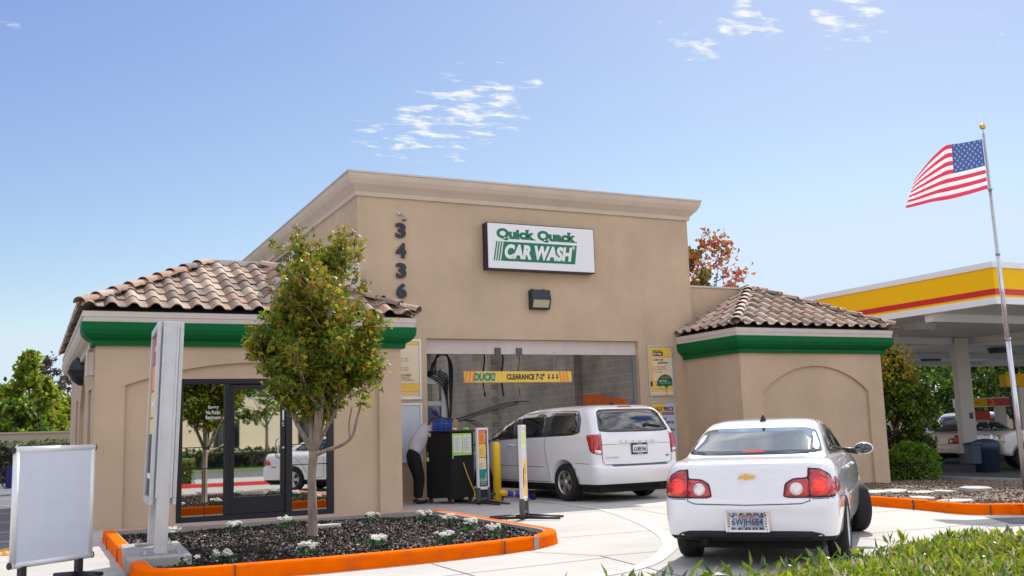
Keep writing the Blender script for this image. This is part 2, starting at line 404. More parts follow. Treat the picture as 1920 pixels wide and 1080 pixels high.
def leaves(P, size, shape='quad', cols=None, up=0., D=None, E=None):
    """leaf polygons at points P. D is the leaf's axis, E its width direction"""
    n = len(P); d, e = rand_frames(n, up)
    if D is not None:
        d = D/np.linalg.norm(D, axis=1)[:, None]; e = e-(e*d).sum(1)[:, None]*d; e /= np.linalg.norm(e, axis=1)[:, None]
    nr = np.cross(d, e)
    if shape == 'quad': T = [(-.1, 0), (.45, .34), (1, 0), (.45, -.34)]; parts = [T]
    elif shape == 'lance': parts = [[(0, 0), (.45, .14), (1, 0), (.45, -.14)]]
    else:
        parts = []
        for a in (-60, 0, 60):
            ca, sa = math.cos(R(a)), math.sin(R(a)); l = 1 if a == 0 else .8
            parts.append([(x*ca*l-y*sa*l, x*sa*l+y*ca*l) for x, y in [(0, 0), (.5, .24), (1, 0), (.5, -.24)]])
    VV = []; sz = size if np.ndim(size) else np.full(n, size)
    for T in parts:
        for x, y in T:
            VV.append(P+(d*x+e*y)*sz[:, None]+nr*(abs(y)*.35-x*x*.15)*sz[:, None])
    V = np.stack(VV, 1).reshape(-1, 3); k = len(parts)*4
    base = np.arange(n)[:, None]*k
    F = np.concatenate([base+np.array([4*j, 4*j+1, 4*j+2, 4*j+3]) for j in range(len(parts))], 0)
    C = np.repeat(cols, k, 0) if cols is not None else None
    return V, F, C
def mixcol(n, palette, weights, jit=.15):
    pal = np.array(palette); w = np.array(weights, float); w /= w.sum()
    c = pal[np.random.choice(len(pal), n, p=w)]
    return np.clip(c*(1+np.random.normal(0, jit, (n, 1))), 0, 1)
# ================================================================= GROUND
def poly_sheet(name, pts, z, m, kind='structure', th=0):
    mb = MB(); mb.ngon([(x, y, z) for x, y in pts]); o = mb.build(name, m); return tag(o, kind=kind)
def ribbon(mb, pts, w, z, mi=0):
    P = [Vector((p[0], p[1])) for p in pts]; V = []
    for i, p in enumerate(P):
        t = (P[min(i+1, len(P)-1)]-P[max(i-1, 0)]).normalized(); n = Vector((-t.y, t.x))*w/2
        V += [(p.x+n.x, p.y+n.y, z), (p.x-n.x, p.y-n.y, z)]
    mb.add(V, [(2*i, 2*i+1, 2*i+3, 2*i+2) for i in range(len(P)-1)], mi)
def smooth_path(pts, k=8, closed=False):
    P = [Vector(p) for p in pts]; out = []; n = len(P)
    for i in range(n if closed else n-1):
        a, b, c, d = (P[(i-1) % n], P[i], P[(i+1) % n], P[(i+2) % n]) if closed else (P[max(i-1, 0)], P[i], P[i+1], P[min(i+2, n-1)])
        for j in range(k):
            t = j/k; out.append(.5*((2*b)+(c-a)*t+(2*a-5*b+4*c-d)*t*t+(3*b-a-3*c+d)*t**3))
    if not closed: out.append(P[-1])
    return out
poly_sheet('ground', [(-1500, -1500), (1500, -1500), (1500, 1500), (-1500, 1500)], -.32, 'ground')
drv = MB()
drv.b2((-60, -3.6, -.30), (13.6, 130, 0))
drv.b2((13.6, -3.6, -.30), (60, 9.6, -.002))
tag(drv.build('driveway', 'concrete'), kind='structure')
poly_sheet('parking_lot', [(-60, 16.2), (-.05, 16.2), (.85, 16.9), (.85, 130), (-60, 130)], .004, 'asphalt')
poly_sheet('street', [(-300, -16), (300, -16), (300, -3.6), (-300, -3.6)], -.10, 'asphalt')
poly_sheet('asphalt_patch', [(12.5, 10.42), (11.9, 9.5), (12.6, 8.6), (60, 7.6), (60, 9.0), (13.5, 10.2)], .004, 'asphalt')
poly_sheet('lawn', [(-300, -24), (300, -24), (300, -16), (-300, -16)], -.05, 'grass')
# gas forecourt (lower)
fc = MB(); fc.b2((22.4, 9.6, -.30), (130, 130, -.19)); tag(fc.build('forecourt', 'asphalt_shaded'), kind='structure')
fk = MB(); fk.b2((22.25, 9.6, -.30), (22.4, 60, -.10)); tag(fk.build('forecourt_kerb', 'concrete_old'), kind='structure')
# painted arrow line, joints
mb = MB()
line = smooth_path([(9.62, 19.6, 0), (9.58, 18.3, 0), (9.36, 15.9, 0), (8.66, 13.7, 0), (7.83, 11.75, 0), (7.12, 10.5, 0), (6.3, 9.52, 0), (5.6, 8.95, 0), (4.6, 8.6, 0)], 8)
ribbon(mb, line, .19, .006); tag(mb.build('painted_line', 'paint_white'), kind='structure')
mb = MB()
for pts in ([(4.1, 10.7), (4.05, 3)], [(6.5, 12.12), (12.6, 12.0)], [(5.45, 10.95), (5.9, 10.1), (5.7, 8.4), (5.6, 3)], [(9.8, 15.6), (9.5, 13.7), (9.3, 12), (9.2, 3)],
            [(6.5, 15.6), (12.8, 15.5)], [(-8, 12.0), (1.0, 12.0)], [(-.6, 3), (-.6, 16)], [(1.0, 14.4), (-8, 14.4)], [(8.0, 19), (13, 19)], [(5.9, 10.05), (12.4, 9.7)], [(5.9, 9.9), (1, 9.4)]):
    ribbon(mb, pts, .014, .0035)
tag(mb.build('slab_joint', 'joint'), kind='structure')
mb = MB()
for y in (17.4, 19.4, 22.0, 25.0, 28.3, 32.0, 36.5, 42, 50, 60): ribbon(mb, [(-6, y), (.3, y)], .12, .009)
ribbon(mb, [(.34, 17.2), (.34, 60)], .10, .0095)
tag(mb.build('parking_stripes', 'paint_white'), kind='structure')
mb = MB(); mb.b2((-2.4, 15.25, 0), (.02, 16.15, .012))
for i in range(19):
    for j in range(7): mb.lathe([(.045, 0), (.04, .014), (.001, .018)], T3(-2.3+i*.125, 15.33+j*.125, .011), 6)
tag(mb.build('tactile_paving', 'tactile'), kind='structure')
# planter kerb
def rounded(pts, r, k=6):
    """pts polygon, r radius per corner"""
    out = []; n = len(pts)
    for i in range(n):
        a, b, c = Vector(pts[i-1]), Vector(pts[i]), Vector(pts[(i+1) % n]); rr = r[i]
        u = (a-b).normalized(); v = (c-b).normalized()
        if rr <= 0: out.append(b); continue
        p, q = b+u*rr, b+v*rr
        for j in range(k+1):
            t = j/k; out.append((1-t)**2*p+2*t*(1-t)*b+t*t*q)
    return out
PO = rounded([(1.05, 10.78), (2.9, 10.70), (4.2, 10.78), (5.3, 11.0), (6.32, 11.45), (6.42, 16.5), (1.08, 16.5)], [.55, 0, .4, .4, .75, .1, .08])
prof_out = [(0, -.05), (-.02, .13), (-.035, .15), (-.17, .152)]
prof_in = [(-.17, .152), (-.185, .145), (-.19, -.05)]
kb = MB(); kb.sweep(prof_out, PO, 0, closed=True); kb.sweep(prof_in, PO, 1, closed=True)
# small expansion joints
o = kb.build('planter_kerb', ['kerb_orange', 'concrete_old']); tag(o, kind='structure')
jm = MB()
for (x, y, a) in ((1.98, 10.745, 0), (5.12, 10.955, 12), (1.06, 13.4, 90), (1.06, 15.1, 90), (6.39, 13.6, 90)):
    jm.box((x, y, .077), (.014, .012, .155), R(a)); c, s = math.cos(R(a)), math.sin(R(a)); jm.box((x-s*.085*(1 if a < 45 else -(-1 if x < 2 else 1)), y+c*.085, .1528), (.014, .17, .002), R(a))
tag(jm.build('kerb_joint', 'joint'), kind='structure')
# planter soil with chips
inner = [Vector((p.x, p.y)) for p in PO]
def inpoly(x, y, poly):
    c = False; n = len(poly); j = n-1
    for i in range(n):
        if (poly[i].y > y) != (poly[j].y > y) and x < (poly[j].x-poly[i].x)*(y-poly[i].y)/(poly[j].y-poly[i].y)+poly[i].x: c = not c
        j = i
    return c
def hmul(x, y): return .075+.02*math.sin(x*1.7+1)*math.sin(y*1.3)+.012*math.sin(x*5.1)*math.sin(y*4.3)+.02*max(0, 1-math.hypot(x-3.61, y-13.9)/.8)
def grid_mesh(name, x0, y0, x1, y1, st, hf, poly, m, kind='structure'):
    nx = int((x1-x0)/st)+1; ny = int((y1-y0)/st)+1
    V = []; F = []
    for j in range(ny):
        for i in range(nx):
            x, y = x0+i*st, y0+j*st; V.append((x, y, hf(x, y)))
    for j in range(ny-1):
        for i in range(nx-1):
            if poly is None or inpoly(x0+(i+.5)*st, y0+(j+.5)*st, poly): F.append((j*nx+i, j*nx+i+1, (j+1)*nx+i+1, (j+1)*nx+i))
    mb = MB(); mb.add(V, F, 0, True); return tag(mb.build(name, m), kind=kind)
PI_ = [Vector((p.x+(3.7-p.x)*.025, p.y+(13.7-p.y)*.025)) for p in PO]
grid_mesh('mulch_bed', .95, 10.6, 6.55, 16.6, .1, hmul, PI_, 'mulch')
def chips(name, n, sampler, hf, pal, wts, s0, s1, kind='stuff', label=None, lift=.01):
    P = []
    while len(P) < n:
        q = sampler()
        if q: P.append((q[0], q[1], hf(*q)+random.random()*lift))
    P = np.array(P); d = np.random.normal(size=(n, 3)); d[:, 2] *= .35; e = np.random.normal(size=(n, 3)); e[:, 2] *= .3
    V, F, C = leaves(P, np.random.uniform(s0, s1, n), 'quad', mixcol(n, pal, wts, .2), D=d, E=e)
    o = npmesh(name, V, F, 'chip', None, C); return tag(o, label, kind=kind)
PJ = [Vector((p.x+(3.7-p.x)*.055, p.y+(13.7-p.y)*.055)) for p in PO]
def samp():
    x, y = random.uniform(1.1, 6.4), random.uniform(10.8, 16.4)
    return (x, y) if inpoly(x, y, PJ) else None
chips('mulch_chips', 42000, samp, hmul, [(.014, .010, .008), (.035, .024, .018), (.09, .058, .04), (.26, .18, .13), (.5, .42, .36)], [46, 28, 15, 9, 3], .016, .052)
# right bed
KR = [(13.9, 20.5), (13.15, 18.6), (13.0, 16.0), (12.92, 13.0), (12.80, 11.85), (12.64, 11.15), (12.66, 10.72), (12.98, 10.42), (13.7, 10.16), (20, 9.3), (40, 8.0)]
KRs = [p for p in smooth_path([(a, b, 0) for a, b in KR], 6)]
kb = MB(); kb.sweep([(0, -.05), (-.02, .13), (-.035, .15), (-.16, .152), (-.18, -.05)], [(p.x, p.y) for p in KRs], 0, side=1)
tag(kb.build('driveway_kerb', 'kerb_orange'), kind='structure')
jm = MB()
for (x, y, a) in ((12.815, 12.0, 83), (12.80, 10.54, -45)): jm.box((x, y, .077), (.014, .02, .157), R(a))
tag(jm.build('kerb_joint', 'joint'), kind='structure')
BP = [Vector((p.x, p.y)) for p in KRs]+[Vector((40, 8.4)), Vector((22.3, 9.2)), Vector((22.3, 30)), Vector((14, 30))]
def hbed(x, y):
    t = min(1, max(0, (x-13)/8)); return .12-.26*t+.03*math.sin(x*1.9)*math.sin(y*1.4)+.012*math.sin(x*6)*math.sin(y*5)-.25*max(0, min(1, (x-21.8)))
BPs = [Vector((p.x+.08, p.y+.05)) for p in BP]
grid_mesh('soil_bed', 12.5, 9.0, 22.5, 30, .15, hbed, BPs, 'soil')
def samp2():
    x = 12.7+random.random()**1.3*9.4; y = random.uniform(9.6, 20)
    return (x, y) if inpoly(x, y, BPs) and not (x > 14.9 and x < 19.5 and y > 18.8) else None
chips('bark_litter', 34000, samp2, hbed, [(.07, .05, .036), (.17, .12, .085), (.28, .205, .15), (.42, .33, .26), (.30, .30, .05)], [24, 34, 28, 9, 2], .018, .055)
for i, (x, y, s, a, lb) in enumerate([(14.0, 13.95, .36, 10, 'flat pale stepping stone nearest the car\'s front wheel'), (14.75, 14.25, .42, 30, 'flat pale stepping stone second in the row along the wood chips'), (15.35, 14.3, .40, 5, 'flat pale stepping stone in the middle of the row'),
                                  (16.0, 14.2, .30, 60, 'flat pale stepping stone right of the middle of the row'), (17.0, 14.3, .42, 20, 'flat pale stepping stone farthest right of the row'), (13.4, 12.35, .30, 40, 'flat brownish stone half buried by the orange kerb'),
                                  (13.25, 11.55, .34, -20, 'flat pale stone lying nearest the kerb joint')]):
    mb = MB(); mb.prism([(s*(1+.15*math.sin(k*2.1+i))*math.cos(k*math.pi/3.5+.3), s*.62*(1+.2*math.cos(k*1.7+i))*math.sin(k*math.pi/3.5+.3)) for k in range(7)], T3(x, y, hbed(x, y)-.02) @ Matrix.Rotation(R(a), 4, 'Z') @ Matrix.Rotation(R(2), 4, 'X'), .065)
    tag(mb.build('stepping_stone', 'concrete', bevel=.012), lb, 'stone', 'stones lying in the wood chip bed')

# ================================================================= BUILDING
B = empty('car_wash_building', (0, 0, 0), 0, 'tan stucco drive-through building with green bands, tiled corner roofs and a wide open bay', 'building')
def arch(x0, x1, zs, zt, k=16):
    w = (x1-x0)/2; h = zt-zs; Rr = (w*w+h*h)/(2*h); cx = (x0+x1)/2; cz = zt-Rr; a = math.asin(w/Rr)
    return [(cx+Rr*math.sin(a-2*a*i/k), cz+Rr*math.cos(a-2*a*i/k)) for i in range(k+1)]
YS, YM, YW = 18.54, 21.0, 18.84
SX0, SX1 = 1.05, 6.54
WX0, WX1 = 15.0, 19.43
def M_front(y): return Matrix(((1, 0, 0, 0), (0, 0, -1, y), (0, 1, 0, 0), (0, 0, 0, 1)))
# store block
st = MB(); st.b2((SX0, YS, -.3), (SX1, 28.4, 3.62))
c1 = MB(); c1.prism([(1.53, -1), (6.10, -1)]+arch(1.53, 6.10, 2.42, 2.82), M_front(YS+.07), 1)
c2 = MB(); c2.b2((2.41, 17, .03), (5.22, YS+.32, 2.53))
c3 = MB(); c3.b2((0, 19.6, .03), (SX0+.16, 20.5, 2.42))
c4 = MB(); c4.b2((0, 24.6, .03), (SX0+.12, 25.5, 2.42))
c5 = MB(); c5.prism([(21.4, -1), (23.7, -1)]+arch(21.4, 23.7, 2.1, 2.75), Matrix(((0, 0, 1, .2), (1, 0, 0, 0), (0, 1, 0, 0), (0, 0, 0, 1))), .93)
wall = mkobj('wall', boolean(st.mesh(), [c1, c2, c3, c4, c5]), 'stucco', B)
# main block
mn_ = MB(); mn_.b2((6.45, YM, -.3), (15.28, 42, 6.95))
d1 = MB(); d1.b2((8.02, 19, -1), (13.61, YM+.4, 3.56))
d2 = MB(); d2.b2((7.5, YM+.35, -1), (13.95, 44, 5.2))
d3 = MB(); d3.b2((8.6, YM+1.2, 4), (13.0, 41, 9))  # roof opening added to let daylight into the bay
wall2 = mkobj('wall', boolean(mn_.mesh(), [d1, d2, d3]), 'stucco', B); wall2['label'] = 'tall stucco front with the bay opening'
lin = MB()
lin.b2((13.72, YM+.42, -.02), (13.94, 41.9, 5.15)); lin.b2((7.52, YM+.42, -.02), (7.6, 41.9, 5.15))
for y in (24.1, 29.6, 35.5): lin.b2((13.50, y, -.02), (13.715, y+.5, 5.1))
lin.b2((7.62, 40.6, -.02), (9.6, 41, 5.1)); 
tag(lin.build('bay_lining', 'block_wall', B))

# wing
wg = MB(); wg.b2((WX0, YW, -.6), (WX1, 30, 3.62))
e1 = MB(); e1.prism([(15.62, -1), (18.93, -1)]+arch(15.62, 18.93, 2.18, 2.80), M_front(YW+.06), 1)
w3 = mkobj('wall', boolean(wg.mesh(), [e1]), 'stucco', B)
w4 = MB(); w4.b2((15.28, 21.17, 0), (17.45, 21.45, 5.0)); w4.b2((17.3, 21.45, 3.0), (17.45, 29.8, 4.97)); w4.build('parapet_wall', 'stucco', B)
w4 = MB(); w4.b2((15.285, 21.14, 5.0), (17.48, 21.48, 5.045)); w4.build('parapet_cap', 'flashing', B)
# main cornice
prof = [(.0, 6.70), (.05, 6.71), (.06, 6.80), (.085, 6.83), (.12, 6.87), (.20, 6.95), (.255, 7.05), (.275, 7.12), (.28, 7.17), (-.02, 7.18)]
cm = MB(); cm.sweep(prof, [(6.45, 42), (6.45, YM), (15.28, YM), (15.28, 42)], 0, side=1); cm.build('cornice', 'trim', B)
cm = MB(); cm.sweep([(.26, 7.172), (.297, 7.172), (.297, 7.215), (-.05, 7.222)], [(6.45, 42), (6.45, YM), (15.28, YM), (15.28, 42)], 0, side=1)
cm.build('parapet_flashing', 'flashing', B)
cm = MB(); cm.b2((8.5, YM+1.1, 6.96), (13.1, 41.1, 7.0)); cm.build('added_skylight', 'added_skylight', B)  # unseen translucent roof panel, added to brighten the bay
for q_ in ((6.5, YM+.05, 8.49, 41.9), (13.11, YM+.05, 15.3, 41.9)): cm = MB(); cm.b2((q_[0], q_[1], 6.955), (q_[2], q_[3], 7.1)); cm.build('roof_deck', 'flashing', B)
# header of the rolling door
hd = MB(); hd.b2((8.02, YM+.12, 3.24), (13.61, YM+.16, 3.555)); hd.b2((8.02, YM+.10, 3.225), (13.61, YM+.18, 3.24)); hd.build('door_header', 'trim_white', B)
hd = MB()
for x in (8.03, 13.55): hd = MB(); hd.b2((x, YM+.15, 0), (x+.05, YM+.28, 3.22)); hd.build('door_track', 'galv', B)
hd = MB()
for x in (9.75, 10.3): hd = MB(); hd.b2((x, YM+.075, 3.20), (x+.14, YM+.118, 3.37)); hd.build('bracket', 'steel_dark', B)
# soffit-band profile
gp = [(.0, 3.10), (.075, 3.10), (.08, 3.185), (.10, 3.20), (.155, 3.23), (.215, 3.29), (.245, 3.37), (.25, 3.49), (.0, 3.49)]
fp = [(.05, 3.492), (.222, 3.492), (.225, 3.575), (.24, 3.578), (.24, 3.672), (.05, 3.675)]
def band(name, path, p, m): x = MB(); x.sweep(p, path, 0, side=1); return x.build(name, m, B)
band('green_band', [(SX0, YS+.45), (SX0, YS), (SX1, YS), (SX1, YM-.003)], gp, 'green_paint')
band('eave_moulding', [(SX0, 28.4), (SX0, YS+.452)], gp, 'trim')
band('fascia', [(SX0, 28.4), (SX0, YS), (SX1, YS), (SX1, YM-.003)], fp, 'trim_white')
band('green_band', [(WX0, YM-.003), (WX0, YW), (WX1, YW), (WX1, 29)], gp, 'green_paint')
band('fascia', [(WX0, YM-.003), (WX0, YW), (WX1, YW), (WX1, 29)], fp, 'trim_white')

# ---- tile roofs
TILEPAL = [(.33, .235, .17), (.39, .29, .215), (.27, .195, .145), (.37, .23, .16), (.21, .16, .13), (.43, .34, .27)]
def tile_face(p0, ud, sd_plan, W, T, left_hip=True, right_hip=True, k=.5, tw=.345, ex=.385, z0=3.72):
    """p0 eave corner; ud along eave; sd_plan horizontal up-slope dir"""
    u = np.array([*ud, 0.]); s = np.array([*sd_plan, k]); s = s/np.linalg.norm(s); nrm = np.cross(u, s); nrm = nrm if nrm[2] > 0 else -nrm
    cosT = 1/math.sqrt(1+k*k); SL = T/cosT; V = []; F = []; C = []
    nc = int(round(W/tw)); tw = W/nc; rows = int(math.ceil(SL/ex)); m = 12
    for j in range(rows):
        for i in range(nc):
            uc = (i+.5)*tw; scn = (j+.45)*ex; ins = scn*cosT
            if left_hip and uc < ins-tw*.3: continue
            if right_hip and uc > W-ins+tw*.3: continue
            base = len(V); col = np.array(random.choice(TILEPAL))*random.uniform(.85, 1.12)
            s0 = j*ex-.02+random.uniform(-.004, .004); s1 = min((j+1)*ex+.03, SL)
            if s1 <= s0+.1: continue
            jit = random.uniform(-.004, .004)
            for (sv_, lift) in ((s0, .030), (s1, .004)):
                for q in range(m):
                    ph = q/(m-1); c9 = math.cos(2*math.pi*(ph-.36)); h = .028+.062*max(0, c9+.15)**.7 if c9 > -.15 else .028-.014*min(1, (-.15-c9)*2)
                    pt = np.array([p0[0], p0[1], z0])+u*((i+ph)*tw*1.0)+s*sv_+nrm*(h+lift+jit)
                    V.append(pt); C.append(col)
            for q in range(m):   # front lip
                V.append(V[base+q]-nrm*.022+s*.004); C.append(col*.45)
            for q in range(m-1):
                F.append((base+q, base+q+1, base+m+q+1, base+m+q)); F.append((base+2*m+q, base+2*m+q+1, base+q+1, base+q))
    return V, F, C
def caps(a, b, r=.125, L_=.40):
    """half-round cap tiles from low a to high b"""
    a = np.array(a, float); b = np.array(b, float); d = b-a; ln = np.linalg.norm(d); d /= ln; side = np.cross(d, [0, 0, 1]); side /= np.linalg.norm(side); up = np.cross(side, d)
    V = []; F = []; C = []; n = int(round(ln/L_)); L2 = ln/n; m = 9
    for i in range(n):
        col = np.array(random.choice(TILEPAL+[(.42, .28, .20)]))*random.uniform(.95, 1.12); base = len(V); yaw_ = random.uniform(-.015, .015)
        for (s_, rr, lf) in ((i*L2-.05, r*1.08, .035), ((i+1)*L2, r*.88, .0)):
            for q in range(m):
                th = math.pi*q/(m-1)
                V.append(a+d*s_+side*(math.cos(th)*rr+yaw_*(1 if s_ > i*L2 else -1))+up*(math.sin(th)*rr*.82+lf-.02)); C.append(col)
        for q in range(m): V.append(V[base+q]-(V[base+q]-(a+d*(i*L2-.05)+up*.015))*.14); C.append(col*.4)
        for q in range(m-1): F += [(base+q, base+q+1, base+m+q+1, base+m+q), (base+2*m+q, base+2*m+q+1, base+q+1, base+q)]
    return V, F, C
def join(parts, name, m, parent):
    V = []; F = []; C = []
    for v, f, c in parts:
        b = len(V); V += list(v); C += list(c); F += [tuple(i+b for i in q) for q in f]
    me = npmesh(name, np.array(V), np.array(F), m, parent, np.array(C), True)
    bm = bmesh.new(); bm.from_mesh(me.data); bmesh.ops.recalc_face_normals(bm, faces=bm.faces)
    for e in bm.edges:
        if len(e.link_faces) == 2 and e.calc_face_angle(0) > .7: e.smooth = False
    bm.to_mesh(me.data); bm.free(); return me
EO = .27
def roof(x0, y0, x1, T, kz=.5, front=True, left_len=None):
    z0 = 3.72; parts = []; zt = z0+kz*T
    parts.append(tile_face((x0, y0), (1, 0), (0, 1), x1-x0, T))
    return parts
# store roof: front, left, right faces
x0, x1, y0 = SX0-EO, SX1+EO, YS-EO; T = 2.5
ro = empty('tile_roof', (0, 0, 0)); ro.parent = B
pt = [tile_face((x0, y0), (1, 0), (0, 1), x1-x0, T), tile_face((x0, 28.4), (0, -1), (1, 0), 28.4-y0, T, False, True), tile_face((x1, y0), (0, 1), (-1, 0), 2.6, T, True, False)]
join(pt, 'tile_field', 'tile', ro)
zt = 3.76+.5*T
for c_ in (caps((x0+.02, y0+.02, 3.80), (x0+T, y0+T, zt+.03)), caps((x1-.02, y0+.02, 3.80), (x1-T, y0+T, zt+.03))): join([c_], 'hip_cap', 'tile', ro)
ur = MB(); z_ = 3.67
ur.add([(x0+.03, y0+.03, z_), (x1-.03, y0+.03, z_), (x1-.03, YM, z_), (x0+.03, 28.4, z_), (x0+T, y0+T, z_+.5*T), (x1-T, y0+T, z_+.5*T), (x1-T, YM, z_+.5*T), (x0+T, 28.4, z_+.5*T)],
       [(0, 1, 5, 4), (1, 2, 6, 5), (0, 4, 7, 3), (0, 1, 2, 3), (4, 5, 6, 7)]); ur.build('underlay', 'black_rough', ro)
rc = MB(); rc.b2((x0+T-.02, y0+T-.0, 4.6), (6.44, y0+T+.2, zt+.075)); rc.b2((x0+T-.02, y0+T+.2, 4.6), (6.44, 28.4, zt+.05)); rc.build('ridge_flashing', 'flashing', ro)
# wing roof
x0, x1, y0 = WX0-EO, WX1+EO, YW-EO; T = (x1-x0)/2
ro2 = empty('tile_roof', (0, 0, 0)); ro2.parent = B
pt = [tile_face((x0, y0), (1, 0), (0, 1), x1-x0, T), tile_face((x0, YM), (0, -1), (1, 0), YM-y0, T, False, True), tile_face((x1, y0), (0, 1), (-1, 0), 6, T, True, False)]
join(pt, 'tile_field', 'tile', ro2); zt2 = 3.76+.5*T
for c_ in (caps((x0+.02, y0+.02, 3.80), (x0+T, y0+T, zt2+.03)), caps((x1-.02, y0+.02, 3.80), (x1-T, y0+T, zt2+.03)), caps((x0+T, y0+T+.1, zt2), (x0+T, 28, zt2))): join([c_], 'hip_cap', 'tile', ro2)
ur = MB()
ur.add([(x0+.03, y0+.03, z_), (x1-.03, y0+.03, z_), (x1-.03, 28, z_), (x0+.03, YM, z_), (x0+T, y0+T, z_+.5*T), (x0+T, 28, z_+.5*T), (x0+T, YM, z_+.5*T-.1)],
       [(0, 1, 4), (1, 2, 5, 4), (0, 4, 6, 3), (0, 1, 2, 3)]); ur.build('underlay', 'black_rough', ro2)

# ---- storefront
yf = YS+.12
sf = empty('storefront', (0, 0, 0)); sf.parent = B
fr = MB()
fr.b2((2.41, yf-.06, 2.44), (5.22, yf+.06, 2.53)); fr.b2((2.41, yf-.06, .03), (5.22, yf+.06, .12))
for a, b in ((2.41, 2.50), (3.22, 3.31), (4.32, 4.44), (5.10, 5.22)): fr.b2((a, yf-.062, .125), (b, yf+.058, 2.435))
fr.build('frame', 'dark_bronze', sf, bevel=.004)
for (a, b) in ((2.50, 3.22), (4.44, 5.10)):
    g = MB(); g.b2((a+.004, yf-.008, .124), (b-.004, yf+.004, 2.436)); g.build('pane', 'film_glass', sf)
    g = MB(); m_ = (a+b)/2+.03
    for z in (.94, 1.31): g.b2((a+.004, yf-.014, z), (b-.004, yf-.01, z+.016))
    g.b2((m_, yf-.0145, .124), (m_+.014, yf-.0105, 1.31)); g.build('glazing_bar', 'dark_bronze', sf)
dr = empty('door', (0, 0, 0)); dr.parent = sf
g = MB(); g.b2((3.315, yf-.03, .125), (4.315, yf+.03, .42)); g.b2((3.315, yf-.03, 2.33), (4.315, yf+.03, 2.42))
for a, b in ((3.315, 3.40), (4.23, 4.315)): g.b2((a, yf-.031, .42), (b, yf+.029, 2.33))
g.build('door_frame', 'dark_bronze', dr, bevel=.004)
g = MB(); g.b2((3.40, yf-.004, .42), (4.23, yf+.004, 2.33)); g.build('pane', 'film_glass', dr)
g = MB(); g.b2((3.40, yf-.035, 1.165), (4.23, yf-.022, 1.20)); g.build('push_bar', 'dark_bronze', dr)
g = MB(); g.tube(smooth_path([(4.255, yf-.03, 1.08), (4.20, yf-.09, 1.09), (4.17, yf-.10, 1.16), (4.17, yf-.10, 1.36), (4.20, yf-.09, 1.43), (4.255, yf-.03, 1.44)], 5), .013, 8); g.build('handle', 'chrome', dr)
g = MB(); g.cyl((4.275, yf-.045, 1.27), (4.275, yf-.03, 1.27), .02); g.build('lock', 'chrome', dr)
MF = lambda x, z, y: T3(x, y, z) @ FRONT
text(dr, 'www.DontDriveDirty.com', MF(3.84, 2.18, yf-.006), .56, .05, 'print_white', bold=.01)
sheet(dr, 'push_sticker', 4.262, 1.66, 4.292, 1.95, yf-.034, 'print_white')
for i, t in enumerate(('Sorry', 'No Public', 'Restrooms')): text(sf, t, MF(3.03, 2.02-.088*i, yf-.010), (.19, .25, .26)[i], .066, 'print_white', bold=.01)
sheet(sf, 'step_plate', 2.3, 0.0, 5.3, .028, YS-.02, 'concrete', .3)
# side doors / windows on the left wall
for (a, b, nm) in ((19.6, 20.5, 'side_door'), (24.6, 25.5, 'side_door')):
    g = MB(); g.b2((SX0+.06, a+.01, .04), (SX0+.10, b-.01, 2.41)); dd = g.build(nm, 'dark_bronze', B)
g = MB(); g.b2((SX0+.11, 21.9, .3), (SX0+.134, 23.2, 2.1)); g.build('side_window', 'film_glass', B)
# ================================================================= VEHICLES
def catmull(rows, k):
    n = len(rows); out = []
    for i in range(n-1):
        a, b, c, d = (np.array(rows[max(i-1, 0)], float), np.array(rows[i], float), np.array(rows[i+1], float), np.array(rows[min(i+2, n-1)], float))
        for j in range(k):
            t = j/k; out.append(.5*((2*b)+(c-a)*t+(2*a-5*b+4*c-d)*t*t+(3*b-a-3*c+d)*t**3)*.5+(b+(c-b)*t)*.5)
    out.append(np.array(rows[-1], float)); return out
def slice_outline(xr, xf, w, rx, ry, cr, fx, fy, cf, tp, nr=9, nc=9, ns=46):
    """half outline from rear centre to front centre (y>0)"""
    pts = []; L_ = xf-xr; xm = (xr+xf)/2
    W_ = lambda x: w*(1-tp*abs((x-xm)/(L_/2))**2.6)
    wr, wf = W_(xr+rx), W_(xf-fx)
    for i in range(nr): y = (wr-ry)*i/nr; pts.append((xr+cr*(y/max(wr, .01))**2, y))
    xc = xr+cr*((wr-ry)/max(wr, .01))**2
    for i in range(nc):
        a = math.pi/2*i/nc; pts.append((xc+(rx)*(1-math.cos(a)**.9), wr-ry+ry*math.sin(a)))
    xs0 = xc+rx; xfc = xf-cf*((wf-fy)/max(wf, .01))**2; xs1 = xfc-fx
    for i in range(ns+1):
        x = xs0+(xs1-xs0)*i/ns; pts.append((x, W_(x)))
    for i in range(1, nc+1):
        a = math.pi/2*(1-i/nc); pts.append((xfc-fx*(1-math.cos(a)**.9), wf-fy+fy*math.sin(a)))
    for i in range(1, nr+1): y = (wf-fy)*(1-i/nr); pts.append((xf-cf*(y/max(wf, .01))**2, y))
    return pts
def car_body(rows, tp=.045, k=4):
    """rows: z,xr,xf,w,rx,ry,cr,fx,fy,cf"""
    rings = []
    for r in catmull(rows, k):
        h = slice_outline(r[1], r[2], r[3], r[4], r[5], r[6], r[7], r[8], r[9], tp)
        full = [(x, y) for x, y in h]+[(x, -y) for x, y in h[-2:0:-1]]
        rings.append([(x, y, r[0]) for x, y in full])
    mb = MB(); n = len(rings[0]); V = [p for rg in rings for p in rg]
    F = [(i*n+j, i*n+(j+1) % n, (i+1)*n+(j+1) % n, (i+1)*n+j) for i in range(len(rings)-1) for j in range(n)]
    mb.add(V, F, 0, True)
    for rg, b in ((rings[0], 0), (rings[-1], (len(rings)-1)*n)):
        c = len(mb.v); mb.v.append((sum(p[0] for p in rg)/n, 0, rg[0][2]))
        for j in range(n): mb.f.append([b+j, b+(j+1) % n, c]); mb.mi.append(0); mb.sm.append(b > 0)
    return mb
